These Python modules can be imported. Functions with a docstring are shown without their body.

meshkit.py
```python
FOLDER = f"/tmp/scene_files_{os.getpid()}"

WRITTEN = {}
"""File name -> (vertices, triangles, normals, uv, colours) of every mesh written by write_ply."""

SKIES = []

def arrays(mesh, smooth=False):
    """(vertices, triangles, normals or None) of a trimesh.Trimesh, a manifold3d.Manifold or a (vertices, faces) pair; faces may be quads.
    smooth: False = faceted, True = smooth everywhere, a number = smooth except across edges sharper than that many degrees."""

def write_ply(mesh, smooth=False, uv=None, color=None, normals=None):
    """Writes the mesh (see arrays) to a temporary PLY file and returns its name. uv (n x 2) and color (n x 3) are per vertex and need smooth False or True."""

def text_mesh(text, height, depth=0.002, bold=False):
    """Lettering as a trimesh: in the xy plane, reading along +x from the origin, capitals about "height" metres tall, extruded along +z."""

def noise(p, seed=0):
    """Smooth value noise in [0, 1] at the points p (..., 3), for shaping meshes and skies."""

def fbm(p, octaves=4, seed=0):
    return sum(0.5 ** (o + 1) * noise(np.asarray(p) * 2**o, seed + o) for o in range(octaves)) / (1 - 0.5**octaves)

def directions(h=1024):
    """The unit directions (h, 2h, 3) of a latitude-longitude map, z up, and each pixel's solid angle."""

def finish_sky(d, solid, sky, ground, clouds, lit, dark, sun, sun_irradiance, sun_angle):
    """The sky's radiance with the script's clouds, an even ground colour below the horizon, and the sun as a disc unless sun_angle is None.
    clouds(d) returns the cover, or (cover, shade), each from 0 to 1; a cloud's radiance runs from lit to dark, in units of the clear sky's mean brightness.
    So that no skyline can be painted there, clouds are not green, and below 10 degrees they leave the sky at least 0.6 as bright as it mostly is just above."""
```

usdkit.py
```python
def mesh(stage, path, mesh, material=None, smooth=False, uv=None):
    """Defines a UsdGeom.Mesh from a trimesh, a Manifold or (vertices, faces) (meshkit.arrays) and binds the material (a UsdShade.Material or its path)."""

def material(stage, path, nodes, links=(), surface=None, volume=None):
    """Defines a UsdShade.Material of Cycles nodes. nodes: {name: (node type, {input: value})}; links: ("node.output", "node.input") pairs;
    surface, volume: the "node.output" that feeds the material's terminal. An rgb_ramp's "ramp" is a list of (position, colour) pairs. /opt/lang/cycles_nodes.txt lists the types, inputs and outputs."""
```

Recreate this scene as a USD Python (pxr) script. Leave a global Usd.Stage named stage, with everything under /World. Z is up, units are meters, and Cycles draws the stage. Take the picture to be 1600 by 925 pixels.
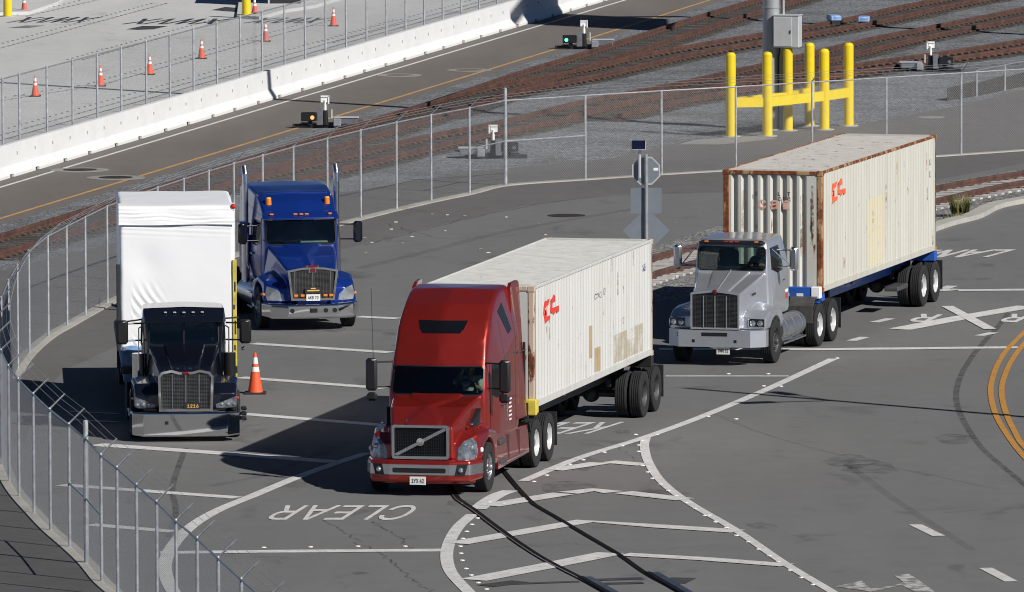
import math, random
import numpy as np, trimesh, manifold3d as m3
import usdkit, meshkit
from manifold3d import Manifold, CrossSection
from pxr import Usd, UsdGeom, UsdLux, UsdShade, Gf, Sdf, Vt

stage = Usd.Stage.CreateInMemory()
UsdGeom.SetStageUpAxis(stage, UsdGeom.Tokens.z)
UsdGeom.SetStageMetersPerUnit(stage, 1.0)
UsdGeom.Xform.Define(stage, '/World')
UsdGeom.Scope.Define(stage, '/World/Looks')
rng = random.Random(7)

# ------------------------------------------------------------------ camera
FPX, PITCH, ROLL, CAMH = 15807.0, math.radians(5.1122), math.radians(-.22623), 22.5826
cp, sp, cr, sr = math.cos(PITCH), math.sin(PITCH), math.cos(ROLL), math.sin(ROLL)
_r0, _u0, FWD = np.array([1, 0, 0.]), np.array([0, sp, cp]), np.array([0, cp, -sp])
RT, UP, EYE = cr * _r0 + sr * _u0, cr * _u0 - sr * _r0, np.array([0, 0, CAMH])
cam = UsdGeom.Camera.Define(stage, '/World/camera')
cam.AddTransformOp().Set(Gf.Matrix4d(*RT, 0, *UP, 0, *(-FWD), 0, *EYE, 1))
cam.CreateHorizontalApertureAttr(36.0)
cam.CreateVerticalApertureAttr(36.0 * 925 / 1600)
cam.CreateFocalLengthAttr(FPX / 1600 * 36.0)
cam.CreateClippingRangeAttr(Gf.Vec2f(1, 3000))
cam.CreateExposureAttr(0.0)

# ------------------------------------------------------------------ sky and sun
SUN_AZ, SUN_EL = math.radians(-42.5), math.radians(35.2)
SUN = np.array([math.cos(SUN_EL) * math.cos(SUN_AZ), math.cos(SUN_EL) * math.sin(SUN_AZ), math.sin(SUN_EL)])
sky = UsdLux.DomeLight.Define(stage, '/World/sky')
skm = usdkit.material(stage, '/World/Looks/sky', {
    's': ('sky_texture', {'sky_type': 'single_scattering', 'sun_disc': False, 'sun_elevation': SUN_EL, 'sun_rotation': math.atan2(SUN[0], SUN[1]), 'aerosol_density': .0, 'air_density': .34, 'ozone_density': 3.0}),
    'b': ('background_shader', {'strength': 0.05})}, [('s.color', 'b.color')], surface='b.background')
UsdShade.MaterialBindingAPI.Apply(sky.GetPrim()).Bind(skm)
sky.GetPrim().SetCustomDataByKey('kind', 'structure')
sun = UsdLux.DistantLight.Define(stage, '/World/sun')
sun.CreateNormalizeAttr(True); sun.CreateIntensityAttr(1.25); sun.CreateAngleAttr(0.5); sun.CreateColorAttr(Gf.Vec3f(1.0, .97, .925))
z_ = SUN; x_ = np.cross([0, 0, 1], z_); x_ /= np.linalg.norm(x_); y_ = np.cross(z_, x_)
sun.AddTransformOp().Set(Gf.Matrix4d(*x_, 0, *y_, 0, *z_, 0, 0, 0, 60, 1))

# ------------------------------------------------------------------ helpers
def G(q, z=0.0):
    """The point of the plane at height z that stands at a measured position of the photograph (a survey, in metres)."""
    d = FWD + RT * ((q[0] - 800) / FPX) - UP * ((q[1] - 462.5) / FPX)
    return EYE + d * ((z - CAMH) / d[2])

_count = {}
def numbered(parent, name):
    k = (parent, name); n = _count.get(k, -1) + 1; _count[k] = n
    return f'{parent}/{name}' if n == 0 else f'{parent}/{name}_{n:03d}'

def tag(path, label=None, cat=None, group=None, kind=None):
    p = stage.GetPrimAtPath(path)
    for k, v in (('label', label), ('category', cat), ('group', group), ('kind', kind)):
        if v: p.SetCustomDataByKey(k, v)
    return path

def thing(name, label=None, cat=None, loc=(0, 0, 0), rot=0.0, group=None, kind=None, parent='/World'):
    path = numbered(parent, name)
    x = UsdGeom.Xform.Define(stage, path)
    x.AddTranslateOp().Set(Gf.Vec3d(*map(float, loc)))
    if rot: x.AddRotateZOp().Set(float(rot))
    return tag(path, label, cat, group, kind)

def obj(name, mesh, mat, parent='/World', smooth=False, label=None, cat=None, group=None, kind=None):
    path = numbered(parent, name)
    usdkit.mesh(stage, path, mesh, MAT[mat], smooth=smooth)
    return tag(path, label, cat, group, kind)

def copy(src, loc, rot=0.0, label=None, group=None, cat=None):
    base = src.split('/')[-1].rstrip('0123456789').rstrip('_')
    path = numbered('/World', base)
    x = UsdGeom.Xform.Define(stage, path)
    x.GetPrim().GetReferences().AddInternalReference(src)
    x.GetPrim().SetInstanceable(True)
    x.ClearXformOpOrder()
    x.AddTransformOp(opSuffix='place').Set(Gf.Matrix4d().SetRotate(Gf.Rotation(Gf.Vec3d(0, 0, 1), float(rot))) * Gf.Matrix4d().SetTranslate(Gf.Vec3d(*map(float, loc))))
    return tag(path, label, cat, group)

def tri(m):
    if isinstance(m, Manifold):
        a = m.to_mesh(); return trimesh.Trimesh(np.array(a.vert_properties[:, :3]), np.array(a.tri_verts), process=False)
    return m
def cat(*ms):
    ms = [tri(m) for m in (ms[0] if len(ms) == 1 and isinstance(ms[0], (list, tuple)) else ms)]
    return trimesh.util.concatenate([m for m in ms if len(m.faces)])
def box(c, s, rz=0.0):
    m = trimesh.creation.box(s)
    if rz: m.apply_transform(trimesh.transformations.rotation_matrix(rz, [0, 0, 1]))
    m.apply_translation(c); return m
def cbox(c, s, b=.01):
    h = np.array(s, float) / 2; b = min(b, *(h * .9)); pts = []
    for i in np.ndindex(2, 2, 2):
        g = np.array(i) * 2 - 1
        for k in range(3):
            e = h - b; e[k] = h[k]; pts.append(g * e)
    return tri(Manifold.hull_points((np.array(pts) + np.array(c)).astype(np.float32)))
def cyl(p0, p1, r0, r1=None, n=14, caps=True):
    r1 = r0 if r1 is None else r1
    p0, p1 = np.array(p0, float), np.array(p1, float); d = p1 - p0; d /= np.linalg.norm(d)
    a = np.cross(d, [0, 0, 1.] if abs(d[2]) < .9 else [1., 0, 0]); a /= np.linalg.norm(a); b = np.cross(d, a)
    t = np.arange(n) / n * 2 * np.pi; c = np.cos(t)[:, None] * a + np.sin(t)[:, None] * b
    v = np.vstack([p0 + c * r0, p1 + c * r1, p0, p1]); f = []
    for i in range(n):
        j = (i + 1) % n
        f += [[i, i + n, j], [j, i + n, j + n]]
        if caps: f += [[2 * n, i, j], [2 * n + 1, j + n, i + n]]
    m = trimesh.Trimesh(v, f, process=False); m.fix_normals(); return m
def tube(pts, r, n=8):
    pts = [np.array(p, float) for p in pts]
    return cat([cyl(a, b, r, n=n) for a, b in zip(pts, pts[1:])] + [ball(p, r) for p in pts[1:-1]])
_ico = {k: np.array(trimesh.creation.icosphere(subdivisions=k).vertices) for k in (1, 2)}
def ball(p, r, k=1):
    m = trimesh.creation.icosphere(subdivisions=k, radius=r); m.apply_translation(p); return m
def H(pts, r, mirror=True, k=1):
    P = [tuple(p) for p in pts]
    if mirror: P += [(p[0], -p[1]) + tuple(p[2:]) for p in P if p[1] != 0]
    v = np.vstack([np.array(p[:3]) + _ico[k] * (p[3] if len(p) > 3 else r) for p in P])
    return Manifold.hull_points(v.astype(np.float32))
def _ext(poly, d):
    return CrossSection([np.array(poly, float)] if np.ndim(poly[0][0]) == 0 else [np.array(q, float) for q in poly], m3.FillRule.EvenOdd).extrude(d)
def prismx(poly, x0, x1):   # poly in (y, z)
    return _ext(poly, x1 - x0).transform(np.array([[0, 0, 1, x0], [1, 0, 0, 0], [0, 1, 0, 0]], float))
def prismy(poly, y0, y1):   # poly in (x, z)
    return _ext(poly, y1 - y0).transform(np.array([[1, 0, 0, 0], [0, 0, -1, y1], [0, 1, 0, 0]], float))
def prismz(poly, z0, z1):
    return _ext(poly, z1 - z0).translate((0, 0, z0))
def grow(poly, d):
    return np.array(CrossSection([np.array(poly, float)], m3.FillRule.EvenOdd).offset(d, m3.JoinType.Round, circular_segments=16).to_polygons()[0])
def rrect(y0, z0, y1, z1, r, n=4):
    out = []
    for cx, cz, a in ((y1 - r, z1 - r, 0), (y0 + r, z1 - r, 90), (y0 + r, z0 + r, 180), (y1 - r, z0 + r, 270)):
        for i in range(n + 1):
            t = math.radians(a + 90 * i / n); out.append((cx + r * math.cos(t), cz + r * math.sin(t)))
    return out
def mir(poly): return [(-y, z) for y, z in poly][::-1]
def full(half): return list(half) + [(-y, z) for y, z in half[::-1]]
def ext(a, b):  # mirrored copies in y of a manifold
    return a + a.mirror((0, 1, 0)) if b else a
def blend(man, length=.05, it=8):
    m = tri(man.refine_to_length(length)); m.merge_vertices()
    trimesh.smoothing.filter_taubin(m, lamb=.5, nu=.5, iterations=it); return m
def revolve_y(profile, c, n=32):  # profile (radius, y)
    m = trimesh.creation.revolve(np.array(profile, float), sections=n)
    m.apply_transform(np.array([[1, 0, 0, c[0]], [0, 0, 1, c[1]], [0, -1, 0, c[2]], [0, 0, 0, 1.]]))
    m.fix_normals(); return m
def flat(poly, z):
    p = np.array(poly, float)[:, :2]
    if np.sum(p[:, 0] * np.roll(p[:, 1], -1) - np.roll(p[:, 0], -1) * p[:, 1]) < 0: p = p[::-1]
    f = m3.triangulate([p]); return trimesh.Trimesh(np.column_stack([p, np.full(len(p), z)]), f, process=False)
def sheet(px, z): return flat([G(q)[:2] for q in px], z)
def smooth_line(P, n=8):
    P = np.array(P, float)
    if len(P) < 3: return P
    Q = np.vstack([2 * P[0] - P[1], P, 2 * P[-1] - P[-2]]); out = []
    for i in range(1, len(Q) - 2):
        a, b, c, d = Q[i - 1:i + 3]
        for t in np.arange(n) / n:
            out.append(.5 * (2 * b + (c - a) * t + (2 * a - 5 * b + 4 * c - d) * t * t + (3 * b - a - 3 * c + d) * t ** 3))
    out.append(P[-1]); return np.array(out)
def ribbon(P, w, z, wob=0.0):
    P = np.array(P, float)[:, :2]; d = np.gradient(P, axis=0); d /= np.linalg.norm(d, axis=1)[:, None]; nrm = np.column_stack([-d[:, 1], d[:, 0]])
    ww = np.array([w / 2 * (1 + wob * (rng.random() - .5)) for _ in P])[:, None]
    v = np.vstack([P + nrm * ww, P - nrm * ww]); n = len(P)
    f = [[i, i + n, i + 1] for i in range(n - 1)] + [[i + 1, i + n, i + n + 1] for i in range(n - 1)]
    return trimesh.Trimesh(np.column_stack([v, np.full(len(v), z)]), f, process=False)
_lift = [0]
def stroke(px, w, z, curve=False):
    _lift[0] += 1; z = z + .00009 * (_lift[0] % 60)
    P = np.array([G(q)[:2] for q in px]); return ribbon(smooth_line(P) if curve else P, w, z)
def rail_sweep(P, prof):
    """Sweeps a closed profile (across, up) along a ground line."""
    P = np.array(P, float)[:, :2]; d = np.gradient(P, axis=0); d /= np.linalg.norm(d, axis=1)[:, None]; nrm = np.column_stack([-d[:, 1], d[:, 0]])
    k = len(prof); v = np.vstack([np.column_stack([P[i] + nrm[i] * np.array(prof)[:, :1], np.array(prof)[:, 1:]]) for i in range(len(P))]); f = []
    for i in range(len(P) - 1):
        for j in range(k):
            a, b, c, e = i * k + j, i * k + (j + 1) % k, (i + 1) * k + j, (i + 1) * k + (j + 1) % k
            f += [[a, b, c], [b, e, c]]
    for o in (0, (len(P) - 1) * k):
        f += [[o, o + j, o + j + 1] for j in range(1, k - 1)]
    m = trimesh.Trimesh(v, f, process=False); m.fix_normals(); return m
def text3(s, height, depth, o, u, v, bold=False, length=None):
    """Lettering in space: u reading direction, v up of the letters; depth along u x v."""
    m = meshkit.text_mesh(s, 1.0, 1.0, bold); b = m.bounds
    V = np.array(m.vertices); V[:, :2] -= b[0][:2]; V[:, 0] /= b[1][0] - b[0][0]; V[:, 1] /= b[1][1] - b[0][1]
    u, v, o = np.array(u, float), np.array(v, float), np.array(o, float); n = np.cross(u, v); n /= np.linalg.norm(n)
    L = length or height * (b[1][0] - b[0][0]) / (b[1][1] - b[0][1])
    W = o + V[:, :1] * u * L + V[:, 1:2] * v * height + V[:, 2:] * n * depth
    m2 = trimesh.Trimesh(W, m.faces, process=False); m2.fix_normals(); return m2

# ------------------------------------------------------------------ materials
MAT = {}
def mat(name, color, rough=.5, metal=0.0, coat=0.0, var=.0, vscale=2.0, bump=0.0, bscale=60.0, spec=.5, color2=None, detail=6, coatr=.05, ior=1.5, diffr=0.0, stretch=None, lo=.35, hi=.65, dirt=None, dscale=1.2, dlo=.52, dhi=.7):
    n = {'p': ('principled_bsdf', {'base_color': color, 'roughness': rough, 'metallic': metal, 'coat_weight': coat, 'coat_roughness': coatr, 'specular_ior_level': spec, 'ior': ior}),
         'tc': ('texture_coordinate', {})}
    l = []; src = 'tc.object'
    if stretch:
        n['mp'] = ('mapping', {'scale': stretch}); l.append(('tc.object', 'mp.vector')); src = 'mp.vector'
    if var or color2 is not None:
        c = np.array(color); c2 = np.array(color2) if color2 is not None else None
        a, b = (c * (1 - var), np.minimum(c * (1 + var), 1)) if c2 is None else (c, c2)
        n['nz'] = ('noise_texture', {'scale': vscale, 'detail': detail, 'roughness': .62}); l.append((src, 'nz.vector'))
        n['rp'] = ('rgb_ramp', {'ramp': [(0, a), (lo, a), (hi, b), (1, b)]}); l += [('nz.fac', 'rp.fac')]
        out = 'rp.color'
        if dirt is not None:
            n['dz'] = ('noise_texture', {'scale': dscale, 'detail': 8, 'roughness': .7}); l.append((src, 'dz.vector'))
            n['dr'] = ('map_range', {'from_min': dlo, 'from_max': dhi, 'clamp': True}); l.append(('dz.fac', 'dr.value'))
            n['dm'] = ('mix', {'color2': dirt}); l += [('dr.result', 'dm.fac'), (out, 'dm.color1')]; out = 'dm.color'
        l.append((out, 'p.base_color'))
    if bump:
        n['bn'] = ('noise_texture', {'scale': bscale, 'detail': 4}); n['bp'] = ('bump', {'strength': bump, 'distance': .02})
        l += [('tc.object', 'bn.vector'), ('bn.fac', 'bp.height'), ('bp.normal', 'p.normal')]
    MAT[name] = usdkit.material(stage, f'/World/Looks/{name}', n, l, surface='p.BSDF')

def ground_mat(name, base, var=.18, grain=.25, stain=None, big=.12, streak=.06, patch=None, rough=.85):
    """Asphalt, concrete or gravel: broad tone, medium mottle, grain and stains, in metres."""
    b = np.array(base)
    n = {'g': ('geometry', {}), 'p': ('principled_bsdf', {'roughness': rough, 'specular_ior_level': .25}),
         'a': ('noise_texture', {'scale': .05, 'detail': 5, 'roughness': .6}), 'ar': ('rgb_ramp', {'ramp': [(.3, b * (1 - big)), (.7, b * (1 + big))]}),
         'm': ('noise_texture', {'scale': 1.1, 'detail': 9, 'roughness': .72}), 'mr': ('map_range', {'from_min': .25, 'from_max': .75, 'to_min': 1 - var, 'to_max': 1 + var}),
         'f': ('noise_texture', {'scale': 26., 'detail': 4, 'roughness': .8}), 'fr': ('map_range', {'from_min': .2, 'from_max': .8, 'to_min': 1 - grain, 'to_max': 1 + grain}),
         'x1': ('mix', {'mix_type': 'multiply', 'fac': 1.0}), 'x2': ('mix', {'mix_type': 'multiply', 'fac': 1.0}),
         'sm': ('mapping', {'scale': (.9, .12, 1), 'rotation': (0, 0, math.radians(14))}), 's': ('noise_texture', {'scale': 1., 'detail': 5, 'roughness': .6}),
         'sr': ('map_range', {'from_min': .3, 'from_max': .7, 'to_min': 1 - streak, 'to_max': 1 + streak}), 'x3': ('mix', {'mix_type': 'multiply', 'fac': 1.0}),
         'bp': ('bump', {'strength': .35, 'distance': .01})}
    l = [('g.position', 'a.vector'), ('g.position', 'm.vector'), ('g.position', 'f.vector'), ('g.position', 'sm.vector'), ('sm.vector', 's.vector'), ('a.fac', 'ar.fac'), ('m.fac', 'mr.value'), ('f.fac', 'fr.value'), ('s.fac', 'sr.value'),
         ('ar.color', 'x1.color1'), ('mr.result', 'x1.color2'), ('x1.color', 'x2.color1'), ('fr.result', 'x2.color2'), ('x2.color', 'x3.color1'), ('sr.result', 'x3.color2'), ('f.fac', 'bp.height'), ('bp.normal', 'p.normal')]
    out = 'x3.color'
    if stain is not None:
        n['t'] = ('noise_texture', {'scale': .55, 'detail': 7, 'roughness': .65, 'distortion': .6}); n['tm'] = ('mapping', {'scale': (1., .55, 1)})
        n['tr'] = ('map_range', {'from_min': .58, 'from_max': .72, 'to_max': .75, 'clamp': True}); n['x4'] = ('mix', {'color2': stain})
        l += [('g.position', 'tm.vector'), ('tm.vector', 't.vector'), ('t.fac', 'tr.value'), ('tr.result', 'x4.fac'), (out, 'x4.color1')]; out = 'x4.color'
    l.append((out, 'p.base_color'))
    MAT[name] = usdkit.material(stage, f'/World/Looks/{name}', n, l, surface='p.BSDF')

def gravel_mat(name, dark, light, scale=14.0, tint=None):
    n = {'g': ('geometry', {}), 'v': ('voronoi_texture', {'scale': scale, 'randomness': 1.0}), 'wn': ('white_noise_texture', {}),
         'r': ('rgb_ramp', {'ramp': [(0, dark), (.5, (np.array(dark) + light) / 2), (1, light)]}), 'p': ('principled_bsdf', {'roughness': .9, 'specular_ior_level': .2}),
         'b': ('noise_texture', {'scale': .35, 'detail': 6, 'roughness': .65}), 'br': ('rgb_ramp', {'ramp': [(.35, (.72, .70, .67)), (.6, (1.05, 1.05, 1.06))]}), 'x': ('mix', {'mix_type': 'multiply', 'fac': 1.0}),
         'e': ('voronoi_texture', {'scale': scale, 'feature': 'distance_to_edge'}), 'er': ('map_range', {'from_min': 0., 'from_max': .25, 'to_min': .55, 'to_max': 1.1, 'clamp': True}), 'y': ('mix', {'mix_type': 'multiply', 'fac': 1.0}),
         'bp': ('bump', {'strength': .8, 'distance': .04})}
    l = [('g.position', 'v.vector'), ('v.color', 'wn.vector'), ('wn.value', 'r.fac'), ('g.position', 'b.vector'), ('b.fac', 'br.fac'), ('r.color', 'x.color1'), ('br.color', 'x.color2'), ('g.position', 'e.vector'), ('e.distance', 'er.value'),
         ('x.color', 'y.color1'), ('er.result', 'y.color2'), ('y.color', 'p.base_color'), ('e.distance', 'bp.height'), ('bp.normal', 'p.normal')]
    MAT[name] = usdkit.material(stage, f'/World/Looks/{name}', n, l, surface='p.BSDF')

def glass_mat(name, tint, gloss=.9):
    n = {'t': ('transparent_bsdf', {'color': tint}), 'g': ('glossy_bsdf', {'color': (gloss, gloss, gloss), 'roughness': .02}), 'f': ('fresnel', {'IOR': 1.5}), 'x': ('mix_closure', {})}
    MAT[name] = usdkit.material(stage, f'/World/Looks/{name}', n, [('f.fac', 'x.fac'), ('t.BSDF', 'x.closure1'), ('g.BSDF', 'x.closure2')], surface='x.closure')

def mark_mat(name, color, lo, hi, most, scale=2.2):
    """Thin rubber, oil or tar film: broken up by noise, the paving shows through."""
    n = {'g': ('geometry', {}), 'nz': ('noise_texture', {'scale': scale, 'detail': 8, 'roughness': .7}), 'r': ('map_range', {'from_min': lo, 'from_max': hi, 'to_max': most, 'clamp': True}),
         't': ('transparent_bsdf', {}), 'p': ('principled_bsdf', {'base_color': color, 'roughness': .8, 'specular_ior_level': .2}), 'x': ('mix_closure', {})}
    MAT[name] = usdkit.material(stage, f'/World/Looks/{name}', n, [('g.position', 'nz.vector'), ('nz.fac', 'r.value'), ('r.result', 'x.fac'), ('t.BSDF', 'x.closure1'), ('p.BSDF', 'x.closure2')], surface='x.closure')

def emit_mat(name, color, s):
    MAT[name] = usdkit.material(stage, f'/World/Looks/{name}', {'e': ('emission', {'color': color, 'strength': s})}, [], surface='e.emission')

def rusty_mat(name, paint, grime, rust, amount=.5, rough=.6, ripple=True):
    """Painted steel, object space: faded paint, streaks running down, rust blooms and pits."""
    n = {'tc': ('texture_coordinate', {}), 'p': ('principled_bsdf', {'roughness': rough, 'specular_ior_level': .35}),
         'm1': ('mapping', {'scale': (2.4, 2.4, .22)}), 'n1': ('noise_texture', {'scale': 1.3, 'detail': 7, 'roughness': .65}), 'r1': ('map_range', {'from_min': .42, 'from_max': .75, 'to_max': .85, 'clamp': True}), 'x1': ('mix', {'color1': paint, 'color2': grime}),
         'm2': ('mapping', {'scale': (1., 1., .4)}), 'n2': ('noise_texture', {'scale': 3.2, 'detail': 9, 'roughness': .72}), 'r2': ('map_range', {'from_min': .74 - .2 * amount, 'from_max': .80 - .2 * amount, 'clamp': True}),
         'n3': ('noise_texture', {'scale': 9., 'detail': 5}), 'c3': ('rgb_ramp', {'ramp': [(.3, np.array(rust) * .45), (.5, rust), (.7, np.array(rust) * np.array([1.7, 1.6, 1.4]))]}), 'x2': ('mix', {}),
         'bp': ('bump', {'strength': .25, 'distance': .01})}
    l = [('tc.object', 'm1.vector'), ('m1.vector', 'n1.vector'), ('n1.fac', 'r1.value'), ('r1.result', 'x1.fac'), ('tc.object', 'm2.vector'), ('m2.vector', 'n2.vector'), ('n2.fac', 'r2.value'),
         ('tc.object', 'n3.vector'), ('n3.fac', 'c3.fac'), ('r2.result', 'x2.fac'), ('x1.color', 'x2.color1'), ('c3.color', 'x2.color2'), ('x2.color', 'p.base_color'), ('n2.fac', 'bp.height'), ('bp.normal', 'p.normal')]
    MAT[name] = usdkit.material(stage, f'/World/Looks/{name}', n, l, surface='p.BSDF')

ground_mat('asphalt', (.165, .164, .161), var=.07, grain=.14, stain=(.092, .09, .088), big=.06, streak=.04)
ground_mat('asphalt_brown', (.14, .134, .13), var=.1, grain=.16, stain=(.1, .095, .091), big=.08, streak=.05)
ground_mat('asphalt_road', (.165, .148, .134), var=.06, grain=.12, big=.06, streak=.06)
ground_mat('asphalt_near', (.105, .102, .101), var=.12, grain=.2, big=.08)
ground_mat('concrete', (.54, .54, .53), var=.06, grain=.1, stain=(.36, .35, .335), big=.06, streak=.05)
ground_mat('concrete_strip', (.4, .385, .35), var=.2, grain=.3, stain=(.22, .2, .17), big=.1)
gravel_mat('gravel', (.12, .126, .135), (.36, .372, .39))
gravel_mat('track_bed', (.06, .056, .054), (.26, .25, .24), 12.0)
gravel_mat('spur_gravel', (.09, .092, .095), (.48, .475, .46), 13.0)
mat('line_paint', (.69, .685, .67), .7, color2=(.54, .535, .52), vscale=3.0, dirt=(.24, .235, .23), dscale=7.0, dlo=.57, dhi=.66, stretch=(1, 1, 1))
mat('line_worn', (.55, .54, .52), .75, color2=(.40, .39, .38), vscale=4.0, dirt=(.17, .165, .16), dscale=3.0, dlo=.47, dhi=.56)
mat('line_yellow', (.56, .27, .045), .7, color2=(.44, .2, .035), vscale=4., dirt=(.16, .13, .1), dscale=6.0, dlo=.58, dhi=.66)
mat('line_yellow_thin', (.52, .3, .1), .75, var=.2, vscale=3.)
mat('dark_patch', (.05, .05, .052), .75, var=.3, vscale=3.)
mat('dark_lettering', (.03, .034, .045), .75, color2=(.2, .2, .2), vscale=1.6, lo=.55, hi=.68)
mat('joint_mark', (.2, .2, .2), .8, var=.3, vscale=2.)
mat('marker_white', (.75, .74, .7), .5)
mat('barrier_white', (.70, .70, .688), .75, vscale=1.5, dirt=(.55, .54, .5), dscale=1.8, dlo=.6, dhi=.85, color2=(.66, .66, .648))
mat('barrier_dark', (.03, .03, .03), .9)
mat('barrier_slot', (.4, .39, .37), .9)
mat('galvanised', (.42, .43, .45), .45, metal=.55, var=.18, vscale=5.)
mat('galvanised_post', (.40, .415, .435), .55, metal=.25, var=.22, vscale=6.)
mat('wire', (.36, .37, .38), .55, metal=.2)
mat('rust_rail', (.062, .032, .026), .8, color2=(.13, .058, .04), vscale=3., dirt=(.035, .022, .02), dscale=2.)
mat('rail_dark', (.008, .008, .009), .8, spec=.15)
mat('rail_shine', (.4, .38, .36), .35, metal=.8)
mat('steel_plate', (.07, .085, .13), .4, metal=.6, var=.3, vscale=3.)
mat('rust_plate', (.085, .05, .038), .85, color2=(.13, .075, .054), vscale=6.)
mat('tie_wood', (.055, .047, .042), .9, color2=(.095, .082, .074), vscale=2.5, stretch=(3, .5, 1))
mat('tie_pale', (.58, .56, .53), .85, color2=(.40, .38, .36), vscale=3.)
mat('yellow_paint', (.78, .58, .012), .42, var=.05, vscale=3., coat=.2)
mat('pole_grey', (.36, .37, .385), .5, metal=.25, var=.08, vscale=2.)
mat('cabinet_grey', (.46, .475, .48), .45, var=.06, vscale=3.)
mat('dark_steel', (.035, .035, .04), .5, metal=.3)
mat('light_steel', (.6, .6, .6), .4, metal=.3)
mat('cone_orange', (.85, .11, .035), .45, var=.08, vscale=5.)
mat('cone_red', (.62, .13, .1), .55, var=.1, vscale=5.)
mat('reflect_white', (.85, .85, .83), .4)
mat('rubber', (.018, .018, .019), .85, var=.25, vscale=4., bump=.15, bscale=40.)
mat('chassis_black', (.016, .016, .018), .55, var=.3, vscale=3.)
mat('plastic_black', (.014, .014, .015), .4)
mat('interior', (.06, .06, .064), .7)
mat('interior_grey', (.11, .11, .115), .7)
mat('paper', (.7, .72, .72), .7)
mat('chrome', (.8, .8, .82), .045, metal=1.0)
mat('polished', (.72, .72, .73), .24, metal=1.0, var=.05, vscale=4.)
mat('aluminium', (.5, .5, .51), .38, metal=.9, var=.12, vscale=4.)
mat('rim_white', (.7, .7, .7), .35, metal=.3, var=.08, vscale=6.)
mat('rim_dark', (.09, .088, .085), .55, metal=.4, var=.25, vscale=6.)
mat('paint_red', (.34, .023, .016), .33, metal=.62, coat=1.0, coatr=.04, var=.04, vscale=1.5)
mat('paint_blue', (.007, .038, .26), .26, metal=.45, coat=1.0, coatr=.03)
mat('paint_black', (.006, .008, .016), .2, metal=.2, coat=1.0, coatr=.03)
mat('paint_silver', (.58, .60, .635), .36, metal=.7, coat=.8, coatr=.08, var=.04, vscale=2.)
mat('grille_dark', (.03, .03, .032), .4, metal=.5)
mat('grille_steel', (.22, .215, .205), .32, metal=.9, var=.2, vscale=5.)
mat('lamp_clear', (.6, .63, .66), .08, metal=.8)
mat('lamp_housing', (.34, .36, .38), .12, metal=.6, coat=1.0, color2=(.6, .62, .64), vscale=6.)
mat('lamp_dark', (.10, .115, .135), .1, metal=.4, coat=1.0, color2=(.3, .33, .36), vscale=9.)
mat('tinted_black', (.006, .007, .01), .16, spec=.25)
mat('amber', (.8, .22, .02), .25, coat=.6)
mat('red_lens', (.6, .02, .015), .25, coat=.6)
mat('emblem_red', (.16, .008, .014), .3, coat=.6)
mat('plate_white', (.75, .75, .72), .5)
mat('plate_dark', (.03, .03, .03), .4)
mat('gold', (.75, .45, .12), .4)
mat('ink', (.03, .03, .035), .6)
mat('ink_white', (.75, .75, .75), .6)
mat('ink_blue', (.05, .12, .4), .6)
mat('ink_faded', (.33, .33, .33), .7, color2=(.55, .54, .5), vscale=8.)
mat('logo_red', (.72, .055, .035), .55, var=.06, vscale=6.)
mat('logo_orange', (.8, .14, .06), .6, var=.08, vscale=6.)
mat('logo_faded', (.75, .26, .17), .65, color2=(.62, .5, .42), vscale=6.)
mat('tarp_white', (.90, .90, .91), .4, bump=.08, bscale=2.2)
mat('tarp_blue', (.12, .24, .42), .6, var=.3, vscale=4., bump=.3, bscale=8.)
mat('strap_yellow', (.62, .5, .07), .6, var=.2, vscale=4.)
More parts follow.
